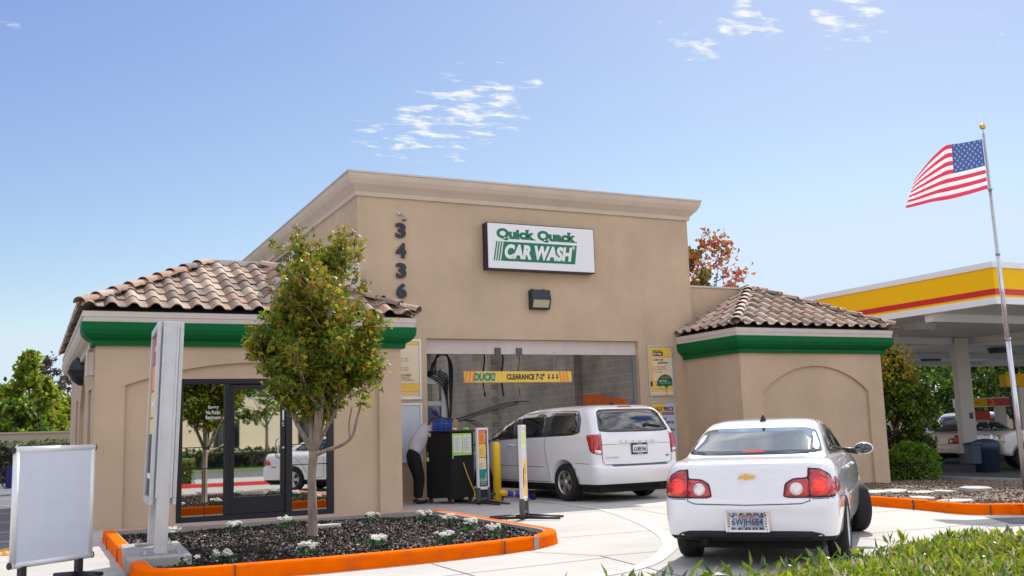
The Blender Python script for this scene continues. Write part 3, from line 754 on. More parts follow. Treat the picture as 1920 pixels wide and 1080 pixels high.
def chaikin(p, n=2, r=.22):
    for _ in range(n):
        q = []
        for i in range(len(p)):
            a, b = p[i], p[(i+1) % len(p)]
            q += [(a[0]*(1-r)+b[0]*r, a[1]*(1-r)+b[1]*r), (a[0]*r+b[0]*(1-r), a[1]*r+b[1]*(1-r))]
        p = q
    return p
class Caster:
    def __init__(s, me):
        bm = bmesh.new(); bm.from_mesh(me); s.t = BVHTree.FromBMesh(bm); bm.free()
    def hit(s, view, a, b):
        """view: 'R' rear (a=y,b=z), 'F' front, 'L' y>0 side (a=x,b=z), 'r' y<0 side, 'T' top (a=x,b=y)"""
        o, d = {'R': ((-3, a, b), (1, 0, 0)), 'F': ((9, a, b), (-1, 0, 0)), 'L': ((a, 3, b), (0, -1, 0)), 'r': ((a, -3, b), (0, 1, 0)), 'T': ((a, b, 5), (0, 0, -1))}[view]
        loc, nr, _, _ = s.t.ray_cast(Vector(o), Vector(d))
        return loc, nr
def patch(cs, view, poly, off, skirt=.012, step=.06, dense=.05):
    """mesh patch lying on the body inside poly"""
    P = []
    for i in range(len(poly)):
        a, b = Vector(poly[i]), Vector(poly[(i+1) % len(poly)]); n = max(1, int((b-a).length/dense))
        for j in range(n): P.append(a.lerp(b, j/n))
    nb = len(P); xs = [p.x for p in P]; ys = [p.y for p in P]; pts = list(P)
    x = min(xs)+step/2
    while x < max(xs):
        y = min(ys)+step/2
        while y < max(ys):
            if inpoly(x, y, P) and min((Vector((x, y))-q).length for q in P) > step*.45: pts.append(Vector((x, y)))
            y += step
        x += step
    v2, e2, f2, ov, _, _ = delaunay_2d_cdt(pts, [(i, (i+1) % nb) for i in range(nb)], [], 1, 1e-5)
    mb = MB(); V = []; bi = {}
    for i, p in enumerate(v2):
        loc, nr = cs.hit(view, p.x, p.y)
        if loc is None:
            loc = V[-1][0] if V else Vector((0, 0, 0)); nr = Vector((0, 0, 1))
        V.append((loc.copy(), nr.copy()))
        for o_ in ov[i]:
            if o_ < nb: bi[o_] = i
    nv = len(V)
    mb.add([l+n*off for l, n in V], [list(f) for f in f2], 0, True)
    if skirt:
        b = len(mb.v); ring = [bi.get(i) for i in range(nb)]
        ring = [r for r in ring if r is not None]
        mb.v += [tuple(V[i][0]-V[i][1]*skirt) for i in ring]; m = len(ring)
        for j in range(m): mb.f.append([ring[j], ring[(j+1) % m], b+(j+1) % m, b+j]); mb.mi.append(0); mb.sm.append(False)
    return mb
def rib_on(cs, view, pts, w, off, mb=None):
    mb = mb or MB(); P = [Vector(p) for p in pts]; V = []; Q = []
    for i in range(len(P)-1):
        n = max(1, int((P[i+1]-P[i]).length/.05))
        Q += [P[i].lerp(P[i+1], j/n) for j in range(n)]
    Q.append(P[-1])
    for i, p in enumerate(Q):
        t = (Q[min(i+1, len(Q)-1)]-Q[max(i-1, 0)]).normalized(); nn = Vector((-t.y, t.x))*w/2
        for q in (p+nn, p-nn):
            l, n_ = cs.hit(view, q.x, q.y)
            if l is None: l, n_ = (Vector(V[-1]) if V else Vector((0, 0, 0))), Vector((0, 0, 0))
            V.append(l+n_*off)
    mb.add(V, [(2*i, 2*i+1, 2*i+3, 2*i+2) for i in range(len(Q)-1)], 0, False); return mb
def wheel(parent, x, y, r, w, side, steer=0., spokes=5, rimr=.66, dark=False, hub=.07):
    """side +1: outer face to +y"""
    T = T3(x, y, r) @ Matrix.Rotation(steer, 4, 'Z') @ Matrix.Rotation(R(-90 if side > 0 else 90), 4, 'X')
    rr = r*rimr; h = w/2
    prof = [(rr, -h*.8), (rr*1.04, -h*.95), (r*.86, -h), (r*.95, -h*.93), (r*.99, -h*.75), (r, -h*.4), (r, h*.4), (r*.99, h*.75), (r*.95, h*.93), (r*.86, h), (rr*1.04, h*.95), (rr, h*.8)]
    mb = MB(); mb.lathe(prof, T, 36, 0, True, closed=True)
    tyre = mb.build('wheel', 'rubber', parent)
    mb = MB(); mb.lathe([(rr*.99, h*.86), (rr*1.0, h*.9), (rr*.955, h*.9), (rr*.93, h*.6), (rr*.9, -h*.5), (rr*.99, -h*.7)], T, 36, 0, True)
    for i in range(spokes):
        a = 2*math.pi*i/spokes; ws = math.pi/spokes*.36
        pts = [(rr*.16, -rr*.15), (rr*.95, -rr*ws), (rr*.95, rr*ws), (rr*.16, rr*.15)]
        mb.prism([(p[0]*math.cos(a)-p[1]*math.sin(a), p[0]*math.sin(a)+p[1]*math.cos(a)) for p in pts], T @ T3(0, 0, h*.45), h*.3)
    mb.lathe([(rr*.24, h*.4), (rr*.24, h*.86), (rr*.18, h*.92), (.001, h*.93)], T, 18)
    mb.build('rim', 'steel_dark' if dark else 'rim', tyre)
    mb = MB(); mb.lathe([(rr*.9, 0), (.001, .0)], T @ T3(0, 0, h*.05), 24); mb.build('brake_disc', 'steel_dark', tyre)
    return tyre
def finish_body(mb, arches, parent, m='car_white', side_w=1.2, depth=.45, name='body', zlow=.315):
    me = mb.mesh(); cs = Caster(me); cut = []
    for (x, z, r) in arches:
        for sgn in (1, -1):
            c = MB(); c.cyl((x, sgn*(side_w-depth-.1), z), (x, sgn*(side_w+.3), z), r, n=40, mi=1); cut.append(c)
    me2 = boolean(me, cut, mats=(m, 'well'))
    for p_ in me2.polygons:
        if p_.center.z < zlow: p_.material_index = 1
    o = mkobj(name, me2, [m, 'well'], parent); return o, cs
SIDES = ((1, 'L'), (-1, 'r'))

# ---------------- sedan
def make_sedan(loc, heading, label, group=None, detail=True, m='car_white', s=1.0, steer=0.):
    car = empty('sedan', loc, R(90-heading), label, 'car', group); car.scale = (s, s, s)
    rows = [(.26, .22, 4.68, .79, .12, .10, .10, .2, .2, .2), (.28, .09, 4.80, .835, .14, .12, .10, .25, .25, .2), (.34, .03, 4.86, .868, .16, .14, .10, .3, .3, .22), (.48, .0, 4.87, .885, .18, .15, .11, .35, .3, .22),
            (.60, .0, 4.86, .892, .2, .16, .12, .4, .3, .25), (.655, .01, 4.84, .893, .2, .16, .12, .4, .3, .25), (.69, .04, 4.80, .89, .2, .16, .12, .4, .3, .25), (.80, .055, 4.62, .888, .22, .17, .12, .4, .3, .3), (.90, .07, 4.38, .88, .24, .17, .12, .4, .3, .3),
            (.96, .085, 4.15, .868, .26, .18, .12, .4, .3, .3), (1.00, .10, 3.95, .848, .28, .2, .12, .4, .3, .25), (1.03, .13, 3.82, .825, .28, .2, .12, .35, .25, .2), (1.05, .22, 3.74, .80, .28, .2, .11, .3, .22, .16), (1.065, .38, 3.68, .775, .28, .2, .10, .3, .22, .16), (1.08, .56, 3.63, .755, .14, .10, .09, .3, .2, .15),
            (1.12, .68, 3.54, .742, .12, .085, .08, .28, .2, .15), (1.20, .86, 3.36, .712, .11, .08, .08, .28, .2, .15), (1.30, 1.09, 3.12, .672, .11, .08, .08, .26, .2, .15), (1.38, 1.30, 2.90, .632, .12, .09, .07, .26, .2, .14),
            (1.425, 1.45, 2.72, .595, .14, .12, .06, .25, .2, .13), (1.455, 1.62, 2.52, .53, .2, .2, .05, .25, .2, .12), (1.475, 1.85, 2.25, .40, .16, .18, .03, .2, .16, .08), (1.480, 1.97, 2.13, .2, .07, .1, .01, .07, .1, .02)]
    mb = car_body(rows)
    body, cs = finish_body(mb, [(1.05, .34, .375), (3.88, .34, .375)], car, m)
    G_ = 'car_glass_sky' if detail else 'car_glass'
    rw = chaikin([(-.70, 1.098), (.70, 1.098), (.665, 1.21), (.60, 1.345), (.50, 1.372), (-.50, 1.372), (-.60, 1.345), (-.665, 1.21)], 2, .15)
    patch(cs, 'R', rw, .004, step=.09).build('rear_window', G_, car)
    patch(cs, 'F', chaikin([(-.70, 1.10), (.70, 1.10), (.60, 1.39), (.45, 1.42), (-.45, 1.42), (-.60, 1.39)], 2, .15), .004, step=.12).build('windshield', 'car_glass', car)
    for sg, v in SIDES:
        dlo = chaikin([(1.02, 1.10), (3.42, 1.06), (3.30, 1.12), (2.72, 1.395), (2.1, 1.43), (1.62, 1.415), (1.25, 1.26)], 2, .12)
        w0 = patch(cs, v, dlo, .003, step=.1).build('window_surround', 'black', car)
        patch(cs, v, chaikin([(1.16, 1.125), (1.98, 1.105), (2.05, 1.40), (1.64, 1.385), (1.3, 1.25)], 2, .1), .007, step=.1).build('side_window', 'car_glass', car)
        patch(cs, v, chaikin([(2.06, 1.10), (3.24, 1.085), (2.70, 1.365), (2.13, 1.40)], 2, .08), .007, step=.1).build('side_window', 'car_glass', car)
        if detail:
            q = rib_on(cs, v, [(1.0, 1.09), (3.44, 1.05)], .014, .009); q.build('belt_moulding', 'chrome', car)
        q = MB()
        rib_on(cs, v, [(2.02, 1.09), (2.02, .40), (1.5, .30)], .009, .002, q); rib_on(cs, v, [(3.2, 1.06), (3.32, .9), (3.28, .32), (2.0, .28)], .009, .002, q); rib_on(cs, v, [(1.14, 1.09), (1.1, .95), (1.35, .75), (1.5, .5)], .009, .002, q)
        q.build('door_seam', 'seam', car)
        for x in (1.36, 2.28):
            l, n_ = cs.hit(v, x+.1, .93); h = MB(); h.tube(smooth_path([l+Vector((-.1, 0, 0))+n_*.0, l+Vector((-.06, 0, 0))+n_*.03, l+Vector((.06, 0, 0))+n_*.03, l+Vector((.1, 0, 0))], 4), .014, 8); h.build('door_handle', 'chrome', car)
        mr = MB(); l, n_ = cs.hit(v, 3.12, 1.08)
        mr.ell((3.12, sg*1.0, 1.085), (.08, .118, .074), 20, 12)
        mo = mr.build('mirror', m, car); g = MB(); g.tube([l-n_*.02, Vector((3.13, sg*.93, 1.05))], [.03, .04], 8); g.build('mirror_arm', 'black', mo)
        g = MB(); g.ell((3.055, sg*1.0, 1.085), (.045, .108, .066), 20, 10); g.build('mirror_glass', 'car_glass', mo)
        # tail lamps : outer and inner
        def L_(pts): return chaikin([(sg*a, b) for a, b in pts], 2, .12)
        lo = L_([(.60, .70), (.832, .712), (.83, .80), (.78, .90), (.70, .955), (.605, .96)])
        patch(cs, v, chaikin([(.235, .715), (.40, .73), (.36, .83), (.25, .90)], 2, .15), .008, step=.05).build('lamp_wrap', 'lens_red', car)
        li = L_([(.36, .70), (.595, .70), (.595, .872), (.46, .865), (.385, .82)])
        bk = patch(cs, 'R', L_([(.345, .688), (.8, .686), (.836, .70), (.836, .81), (.79, .915), (.70, .968), (.59, .975), (.585, .885), (.45, .878), (.37, .83)]), .003, step=.06).build('lamp_housing', 'seam', car)
        a_ = patch(cs, 'R', lo, .010, step=.05).build('tail_lamp', 'lens_red', car)
        b_ = patch(cs, 'R', li, .010, step=.05).build('tail_lamp', 'lens_red', car)
        ci = [(sg*.70+.085*math.cos(t*.3927), .80+.085*math.sin(t*.3927)) for t in range(16)]
        patch(cs, 'R', ci, .013, .004, step=.05).build('bulb_lens', 'lens_red_bulb' if detail else 'lens_red', a_)
        if detail:
            q = MB()
            for i in range(3):
                for j in range(4):
                    l, n_ = cs.hit('R', sg*(.665+.03*i), .76+.026*j); q.box((l.x-.016, l.y, l.z), (.004, .014, .011))
            q.build('bulb_glow', 'lens_red_lit', a_)
        ci = [(sg*.475+.062*math.cos(t*.3927), .775+.062*math.sin(t*.3927)) for t in range(16)]
        patch(cs, 'R', ci, .014, .004, step=.04).build('reverse_lens', 'lens_clear', b_)
        if detail: patch(cs, v, [(.42, .655), (.56, .655), (.56, .69), (.42, .69)], .004, .003).build('side_marker', 'lens_red', car)
        patch(cs, 'F', L_([(.45, .62), (.84, .66), (.84, .82), (.6, .80)]), .006, step=.08).build('headlight', 'lens_clear', car)
    q = MB(); rib_on(cs, 'R', [(-.60, .98), (-.60, .66), (-.52, .635), (0, .625), (.52, .635), (.60, .66), (.60, .98)], .009, .004, q)
    rib_on(cs, 'R', [(-.62, .678), (-.82, .68)], .007, .002, q); rib_on(cs, 'R', [(.62, .678), (.82, .68)], .007, .002, q)
    q.build('trunk_seam', 'seam', car)
    q = MB(); 
    for sg in (1, -1): rib_on(cs, 'T', [(.22, sg*.60), (.45, sg*.735), (.7, sg*.75)], .008, .002, q)
    q.build('deck_seam', 'seam', car)
    for sg in (1, -1): q = MB(); rib_on(cs, 'T', [(1.6, sg*.535), (1.8, sg*.525), (2.3, sg*.52), (2.6, sg*.53)], .012, .002, q); q.build('roof_seam', 'seam', car)
    patch(cs, 'R', chaikin([(-.76, .275), (.76, .275), (.70, .345), (.58, .375), (-.58, .375), (-.70, .345)], 1, .15), .006, step=.1).build('lower_bumper', 'black_rough', car)
    u = MB(); u.box((2.40, 0, .235), (4.3, 1.36, .10)); u.cyl((.35, .45, .27), (.06, .45, .26), .035); u.build('underbody', 'well', car)
    for sg in (1, -1):
        wheel(car, 1.05, sg*.78, .33, .22, sg); wheel(car, 3.88, sg*.79, .33, .22, sg, steer)
    # plate
    l, n_ = cs.hit('R', 0, .47); X = l.x
    pl = empty('licence_plate', (0, 0, 0)); pl.parent = car
    g = MB(); g.box((X-.012, 0, .47), (.02, .33, .165)); g.build('plate', 'plate_white', pl, bevel=.004)
    if detail:
        fx = X-.028
        g = MB()
        for a, b in (((fx, -.215, .365), (fx+.02, -.19, .575)), ((fx, .19, .365), (fx+.02, .215, .575)), ((fx, -.19, .365), (fx+.02, .19, .388)), ((fx, -.19, .552), (fx+.02, .19, .575))): g.b2(a, b)
        g.build('plate_frame', 'chrome', pl, bevel=.006)
        g = MB(); k = 0
        for zz in (.389, .527):
            y = -.188
            while y < .16:
                w = .008+.012*((k*7) % 5)/5; sl = .015*(1 if k % 3 else -1)
                g.add([(fx+.004, y, zz), (fx+.004, y+w, zz), (fx+.004, y+w+sl, zz+.024), (fx+.004, y+sl, zz+.024)], [(0, 1, 2, 3)]); y += w+.010; k += 1
        for yy in (-.188, .170):
            for j in range(5): g.add([(fx+.004, yy, .415+j*.025), (fx+.004, yy+.018, .421+j*.025), (fx+.004, yy+.018, .433+j*.025), (fx+.004, yy, .425+j*.025)], [(0, 1, 2, 3)])
        g.build('frame_stripes', 'black', pl)
        g = MB(); g.b2((fx+.006, -.19, .388), (fx+.010, .19, .552)); g.build('frame_backing', 'plate_white', pl)
        text(pl, '6WJH684', T3(fx+.003, 0, .457) @ REAR, .30, .088, 'plate_blue', bold=.012)
        text(pl, 'California', T3(fx+.003, .01, .518) @ REAR, .15, .022, 'print_red', bold=.01, shear=.3)
        g = MB(); g.b2((fx+.002, -.165, .51), (fx+.004, -.115, .523)); g.b2((fx+.002, .125, .51), (fx+.004, .16, .525)); g.build('plate_sticker', 'plate_blue', pl)
        l, n_ = cs.hit('R', 0, .90)
        tl = math.atan2(n_.z, -n_.x); E_ = T3(l.x-.012, 0, .90) @ Matrix.Rotation(-tl, 4, 'Y') @ REAR
        bow = [(-.085, -.024), (-.028, -.024), (-.022, -.04), (.02, -.04), (.024, -.024), (.085, -.024), (.10, .016), (.034, .016), (.030, .036), (-.012, .036), (-.018, .016), (-.07, .016)]
        g = MB(); g.prism([(a*1.05, b*.95) for a, b in bow], E_, .008); e0 = g.build('emblem', 'chrome', car)
        g = MB(); g.prism([(a*.93, b*.80) for a, b in bow], E_, .011); g.build('emblem_face', 'gold', e0)
        l, n_ = cs.hit('R', .40, .735) 
        text(car, 'MALIBU LS', T3(l.x+.008, .345-.10, .652+.0) @ REAR, .20, .016, 'steel_dark', bold=.01, ext=.03)
        # antenna fin, brake lamp inside rear glass
        l, n_ = cs.hit('T', 1.66, 0)
        g = MB(); g.add([(1.56, -.038, l.z-.02), (1.56, .038, l.z-.02), (1.80, .012, l.z+.01), (1.80, -.012, l.z+.01), (1.60, -.006, l.z+.062), (1.60, .006, l.z+.062), (1.64, 0, l.z+.066)],
                        [(0, 1, 5, 4), (1, 2, 6, 5), (3, 0, 4, 6), (0, 3, 2, 1), (2, 3, 6), (4, 5, 6)]); g.build('antenna', 'black', car)
        g = MB()
        for i in range(6): 
            l, n_ = cs.hit('R', -.09+.036*i, 1.125); g.box((l.x-.004, -.09+.036*i, 1.128), (.012, .026, .02))
        g.build('brake_light', 'lens_red_lit', car)
    return car
s1 = make_sedan((6.45, 8.14, 0), 47.16, 'white sedan with gold emblem and zebra plate frame, glowing brake lamps, behind the leafy hedge', steer=R(27), s=1.0)

# ---------------- minivan
def make_van(loc, heading, s):
    car = empty('minivan', loc, R(90-heading), 'white minivan with tinted windows nosing into the car wash bay', 'minivan'); car.scale = (s, s, s)
    rows = [(.24, .30, 4.85, .84, .12, .1, .08, .2, .2, .2), (.29, .10, 5.02, .92, .14, .12, .10, .3, .3, .25), (.42, .03, 5.12, .965, .16, .13, .12, .4, .35, .3), (.52, .0, 5.15, .98, .16, .13, .12, .4, .35, .3), (.60, .0, 5.15, .985, .16, .13, .12, .45, .35, .3),
            (.635, .02, 5.14, .985, .15, .12, .11, .45, .35, .3), (.66, .09, 5.12, .985, .11, .10, .08, .45, .35, .3), (.80, .10, 5.05, .99, .11, .1, .08, .45, .35, .3), (.92, .105, 4.9, .99, .11, .1, .08, .45, .35, .35), (1.02, .11, 4.66, .985, .11, .1, .08, .45, .35, .35),
            (1.08, .115, 4.45, .98, .11, .1, .08, .4, .35, .35), (1.14, .125, 4.28, .975, .11, .1, .08, .4, .3, .3), (1.19, .14, 4.16, .965, .12, .1, .08, .35, .3, .3), (1.25, .16, 4.02, .945, .12, .1, .08, .35, .3, .3), (1.40, .235, 3.70, .90, .13, .1, .09, .35, .3, .3), (1.52, .305, 3.40, .865, .14, .11, .09, .35, .3, .3),
            (1.60, .36, 3.15, .835, .15, .12, .09, .35, .3, .3), (1.66, .42, 2.9, .795, .17, .14, .09, .3, .3, .25), (1.70, .49, 2.72, .73, .2, .18, .08, .3, .3, .25), (1.735, .62, 2.45, .62, .25, .25, .06, .3, .3, .2), (1.755, .9, 2.1, .42, .25, .25, .04, .25, .2, .1), (1.76, 1.3, 1.7, .2, .1, .1, .01, .1, .1, .02)]
    mb = car_body(rows, tp=.03)
    body, cs = finish_body(mb, [(1.13, .36, .405), (4.21, .36, .405)], car, side_w=1.3, depth=.5)
    rw = chaikin([(-.80, 1.235), (.80, 1.235), (.77, 1.38), (.70, 1.60), (.60, 1.655), (-.60, 1.655), (-.70, 1.60), (-.77, 1.38)], 2, .14)
    patch(cs, 'R', rw, .005, step=.1).build('rear_window', 'car_glass', car)
    patch(cs, 'F', chaikin([(-.85, 1.22), (.85, 1.22), (.72, 1.62), (-.72, 1.62)], 2, .15), .005, step=.14).build('windshield', 'car_glass', car)
    for sg, v in SIDES:
        dlo = chaikin([(.62, 1.20), (2.6, 1.165), (4.0, 1.12), (3.95, 1.16), (3.2, 1.57), (2.9, 1.63), (1.6, 1.67), (.80, 1.64), (.66, 1.5)], 2, .12)
        patch(cs, v, dlo, .003, step=.12).build('window_surround', 'steel_dark', car)
        for w_ in ([(.70, 1.225), (1.66, 1.205), (1.70, 1.635), (.86, 1.61), (.74, 1.5)], [(1.82, 1.20), (2.66, 1.185), (2.78, 1.585), (1.84, 1.63)], [(2.86, 1.18), (3.80, 1.155), (3.15, 1.54), (2.96, 1.575)]):
            patch(cs, v, chaikin(w_, 2, .1), .008, step=.1).build('side_window', 'car_glass', car)
        q = MB()
        rib_on(cs, v, [(1.75, 1.19), (1.74, .95), (1.66, .66), (1.62, .40)], .012, .002, q); rib_on(cs, v, [(2.74, 1.17), (2.74, .34)], .012, .002, q); rib_on(cs, v, [(3.9, 1.12), (3.82, .80), (3.78, .34)], .012, .002, q)
        rib_on(cs, v, [(1.62, .345), (3.75, .345)], .012, .002, q); rib_on(cs, v, [(1.80, .62), (3.75, .64)], .010, .002, q); rib_on(cs, v, [(.32, .68), (.75, .70)], .008, .002, q)
        q.build('door_seam', 'seam', car)
        for x in (2.62, 2.95):
            l, n_ = cs.hit(v, x, 1.03); h = MB(); h.tube(smooth_path([l+Vector((-.1, 0, 0)), l+Vector((-.06, 0, 0))+n_*.035, l+Vector((.06, 0, 0))+n_*.035, l+Vector((.1, 0, 0))], 4), .016, 8); h.build('door_handle', 'car_white', car)
        if sg > 0: patch(cs, v, chaikin([(1.42, .97), (1.60, .97), (1.60, 1.12), (1.42, 1.12)], 2, .2), .003, .0).build('fuel_door', 'car_white', car)
        mr = MB(); mr.ell((3.92, sg*1.10, 1.17), (.09, .12, .105), 20, 12); l, n_ = cs.hit(v, 3.88, 1.12); mr.tube([l-n_*.03, Vector((3.9, sg*1.04, 1.14))], .035, 8); mr.build('mirror', 'black', car)
        # tail lamp wraps the corner
        pr = chaikin([(sg*a, b) for a, b in [(.795, .835), (.945, .865), (.93, 1.2), (.80, 1.2)]], 1, .08)
        a_ = patch(cs, 'R', pr, .012, step=.05).build('tail_lamp', 'lens_red', car)
        q = MB(); q = patch(cs, v, chaikin([(.20, .86), (.27, .90), (.40, 1.195), (.22, 1.2)], 1, .08), .010, step=.05); q.build('lamp_wrap', 'lens_red', a_)
        patch(cs, 'R', [(sg*a, b) for a, b in [(.81, .85), (.925, .875), (.925, .93), (.81, .92)]], .016, .004, step=.05).build('reverse_lens', 'lens_clear', a_)
        patch(cs, 'F', [(sg*a, b) for a, b in [(.5, .75), (.88, .80), (.88, .98), (.6, .92)]], .008, step=.08).build('headlight', 'lens_clear', car)
    q = MB(); rib_on(cs, 'R', [(-.785, 1.23), (-.79, .72), (-.74, .665), (0, .655), (.74, .665), (.79, .72), (.785, 1.23)], .012, .003, q); rib_on(cs, 'R', [(-.78, 1.02), (-.45, 1.02)], .007, .002, q); rib_on(cs, 'R', [(.78, 1.02), (.45, 1.02)], .007, .002, q)
    q.build('tailgate_seam', 'seam', car)
    q = MB(); rib_on(cs, 'R', [(-.62, .645), (.62, .645)], .03, .006, q); q.build('bumper_step', 'steel_dark', car)
    # handle bar with spaced letters
    l, n_ = cs.hit('R', 0, 1.07); g = MB(); g.box((l.x-.012, 0, 1.065), (.05, .82, .07)); g.build('tailgate_handle', 'car_white', car, bevel=.015)
    for i, ch in enumerate('DODGE'): text(car, ch, T3(l.x-.039, .30-.15*i, 1.065) @ REAR, .05, .035, 'chrome', ext=.006, bold=.02)
    text(car, 'GRAND CARAVAN', T3(cs.hit('R', .6, .79)[0].x-.006, .60, .79) @ REAR, .28, .026, 'chrome', ext=.01)
    text(car, 'SXT', T3(cs.hit('R', -.68, .79)[0].x-.004, -.68, .79) @ REAR, .08, .026, 'steel_dark', ext=.01)
    pl = empty('licence_plate', (0, 0, 0)); pl.parent = car; X = cs.hit('R', 0, .93)[0].x
    g = MB(); g.box((X-.018, 0, .93), (.02, .36, .20)); g.build('plate_frame', 'black', pl, bevel=.006)
    g = MB(); g.box((X-.030, 0, .93), (.004, .32, .135)); g.build('plate', 'plate_white', pl)
    text(pl, '6XMK946', T3(X-.034, 0, .922) @ REAR, .28, .085, 'plate_blue', bold=.01); text(pl, 'DAVIS', T3(X-.030, 0, 1.013) @ REAR, .11, .02, 'print_white', bold=.01); text(pl, 'DODGE', T3(X-.030, 0, .845) @ REAR, .12, .02, 'print_white', bold=.01)
    l, n_ = cs.hit('R', -.25, 1.36); l2, _ = cs.hit('R', -.62, 1.33)
    g = MB(); g.tube([l-Vector((.03, 0, 0)), l2-Vector((.03, 0, 0))], .012, 6); g.ell(l-Vector((.02, 0, 0)), (.04, .05, .03), 12, 8); g.tube([l-Vector((.03, 0, -.02)), l2-Vector((.02, -.05, 0))], .02, 6); g.build('wiper', 'black', car)
    l, n_ = cs.hit('R', 0, 1.70); g = MB(); g.box((l.x-.008, 0, 1.70), (.02, .30, .028)); g.build('brake_light', 'lens_red', car, bevel=.006)
    g = MB(); l, _ = cs.hit('T', .9, 0); g.add([(.8, -.03, l.z-.01), (.8, .03, l.z-.01), (1.02, 0, l.z), (.84, 0, l.z+.045)], [(0, 1, 3), (1, 2, 3), (2, 0, 3), (0, 2, 1)]); g.build('antenna', 'black', car)
    u = MB(); u.box((2.55, 0, .25), (4.7, 1.66, .16)); u.cyl((.6, -.5, .28), (.12, -.5, .28), .05); u.tube([(.5, -.6, .30), (.5, .2, .33), (1.13, .6, .36)], .05, 8); u.build('underbody', 'well', car)
    for sg in (1, -1): wheel(car, 1.13, sg*.86, .345, .235, sg, rimr=.64); wheel(car, 4.21, sg*.86, .345, .235, sg, R(3), rimr=.64)
    return car
make_van((11.10, 17.15, 0), -5.5, 1.10)

# ---------------- vehicles at the pumps
_v = Vector((0, 0, 1.4))+(_f+_r*((1760-960)/FPX)+_u*((540-850)/FPX))*37
s2 = make_sedan((_v.x, _v.y, -.19), 84, 'white sedan with dark tail lamps at the pumps, between the bush and the canopy column', detail=False, s=1.05)
def make_truck(name, loc, heading, s, label, suv=False, cat='pickup truck', m='car_white'):
    car = empty(name, loc, R(90-heading), label, cat); car.scale = (s, s, s)
    Lr = .0
    if suv:
        rows = [(.45, .15, 5.1, .90, .1, .1, .05, .2, .2, .15), (.55, .03, 5.2, .98, .1, .1, .06, .2, .2, .15), (.9, .0, 5.2, 1.0, .12, .1, .06, .2, .2, .15), (1.1, .02, 5.1, 1.0, .12, .1, .06, .2, .2, .2), (1.17, .03, 4.9, .99, .12, .1, .06, .2, .2, .2), (1.22, .05, 3.95, .96, .12, .1, .06, .2, .2, .15), (1.5, .12, 3.6, .89, .12, .1, .06, .2, .2, .15),
                (1.75, .2, 3.3, .82, .14, .12, .06, .2, .2, .15), (1.85, .3, 3.1, .75, .2, .16, .05, .2, .2, .15), (1.90, .6, 2.8, .55, .2, .2, .02, .2, .2, .05)]
    else:
        rows = [(.45, .15, 5.5, .90, .08, .08, .02, .2, .2, .15), (.55, .03, 5.62, .98, .08, .08, .02, .2, .2, .15), (.9, .0, 5.65, 1.0, .08, .08, .02, .25, .22, .2), (1.10, .0, 5.58, 1.0, .08, .08, .02, .25, .22, .25), (1.19, 2.0, 5.4, .985, .08, .08, .01, .3, .25, .3), (1.24, 2.02, 5.0, .96, .08, .08, .01, .3, .25, .3), (1.275, 2.03, 4.45, .93, .08, .08, .01, .3, .2, .2), (1.5, 2.1, 4.1, .86, .08, .08, .01, .25, .2, .15),
                (1.75, 2.2, 3.75, .79, .1, .1, .01, .25, .2, .15), (1.83, 2.35, 3.6, .72, .15, .15, .01, .25, .2, .15), (1.87, 2.6, 3.3, .5, .2, .2, .01, .2, .2, .05)]
    mb = car_body(rows, tp=.02)
    ax = (1.15, 4.3) if suv else (1.2, 4.75)
    body, cs = finish_body(mb, [(ax[0], .42, .47), (ax[1], .42, .47)], car, m, side_w=1.3, depth=.5)
    for sg, v in SIDES:
        if suv: wl = [[(.3, 1.28), (1.25, 1.26), (1.25, 1.72), (.42, 1.72)], [(1.36, 1.26), (2.3, 1.25), (2.3, 1.72), (1.36, 1.72)], [(2.42, 1.25), (3.55, 1.25), (3.2, 1.70), (2.42, 1.72)]]
        else: wl = [[(2.25, 1.31), (2.95, 1.31), (2.95, 1.72), (2.35, 1.72)], [(3.06, 1.31), (4.12, 1.31), (3.72, 1.70), (3.06, 1.72)]]
        for w_ in wl: patch(cs, v, chaikin(w_, 2, .1), .006, step=.14).build('side_window', 'car_glass', car)
        q = MB()
        for x in ((1.3, 2.36, 3.6) if suv else (2.1, 3.0, 4.15)): rib_on(cs, v, [(x, 1.25), (x, .5)], .014, .002, q)
        q.build('door_seam', 'seam', car)
        l, n_ = cs.hit(v, 2.6 if suv else 3.2, 1.1); h = MB(); h.box(l+n_*.01, (.2, .03, .05)); h.build('door_handle', 'black', car)
        mr = MB(); mr.ell((wl[-1][1][0]-.15, sg*1.13, 1.32), (.10, .14, .14), 14, 10); mr.build('mirror', 'chrome' if suv else 'black', car)
        patch(cs, 'F', [(sg*a, b) for a, b in [(.6, .88), (.9, .88), (.9, 1.08), (.6, 1.08)]], .008, step=.1).build('headlight', 'lens_clear', car)
        patch(cs, v, [(ax[1]+.62, .86), (ax[1]+.80, .88), (ax[1]+.80, 1.05), (ax[1]+.66, 1.05)], .01, .005, step=.08).build('corner_lamp', 'lens_amber', car)
        patch(cs, 'R', [(sg*a, b) for a, b in [(.82, .75), (.95, .75), (.95, 1.08), (.82, 1.08)]], .01, step=.1).build('tail_lamp', 'lens_red', car)
        wheel(car, ax[0], sg*.86, .40, .27, sg); wheel(car, ax[1], sg*.86, .40, .27, sg)
    wz = [(-.8, 1.3), (.8, 1.3), (.7, 1.74), (-.7, 1.74)]
    patch(cs, 'F', wz, .006, step=.14).build('windshield', 'car_glass', car); patch(cs, 'R', wz, .006, step=.14).build('rear_window', 'car_glass', car)
    u = MB(); u.box((2.7, 0, .42), (4.6, 1.3, .2)); u.build('underbody', 'well', car)
    return car
_v = Vector((0, 0, 1.4))+(_f+_r*((1822-960)/FPX)+_u*((540-850)/FPX))*31.5
make_truck('pickup_truck', (_v.x+5.2*math.sin(R(48))+.7, _v.y-5.2*math.cos(R(48))-.7, -.19), -48, 1.0, 'white pickup truck with amber corner lamp behind the blue bin at the pumps')
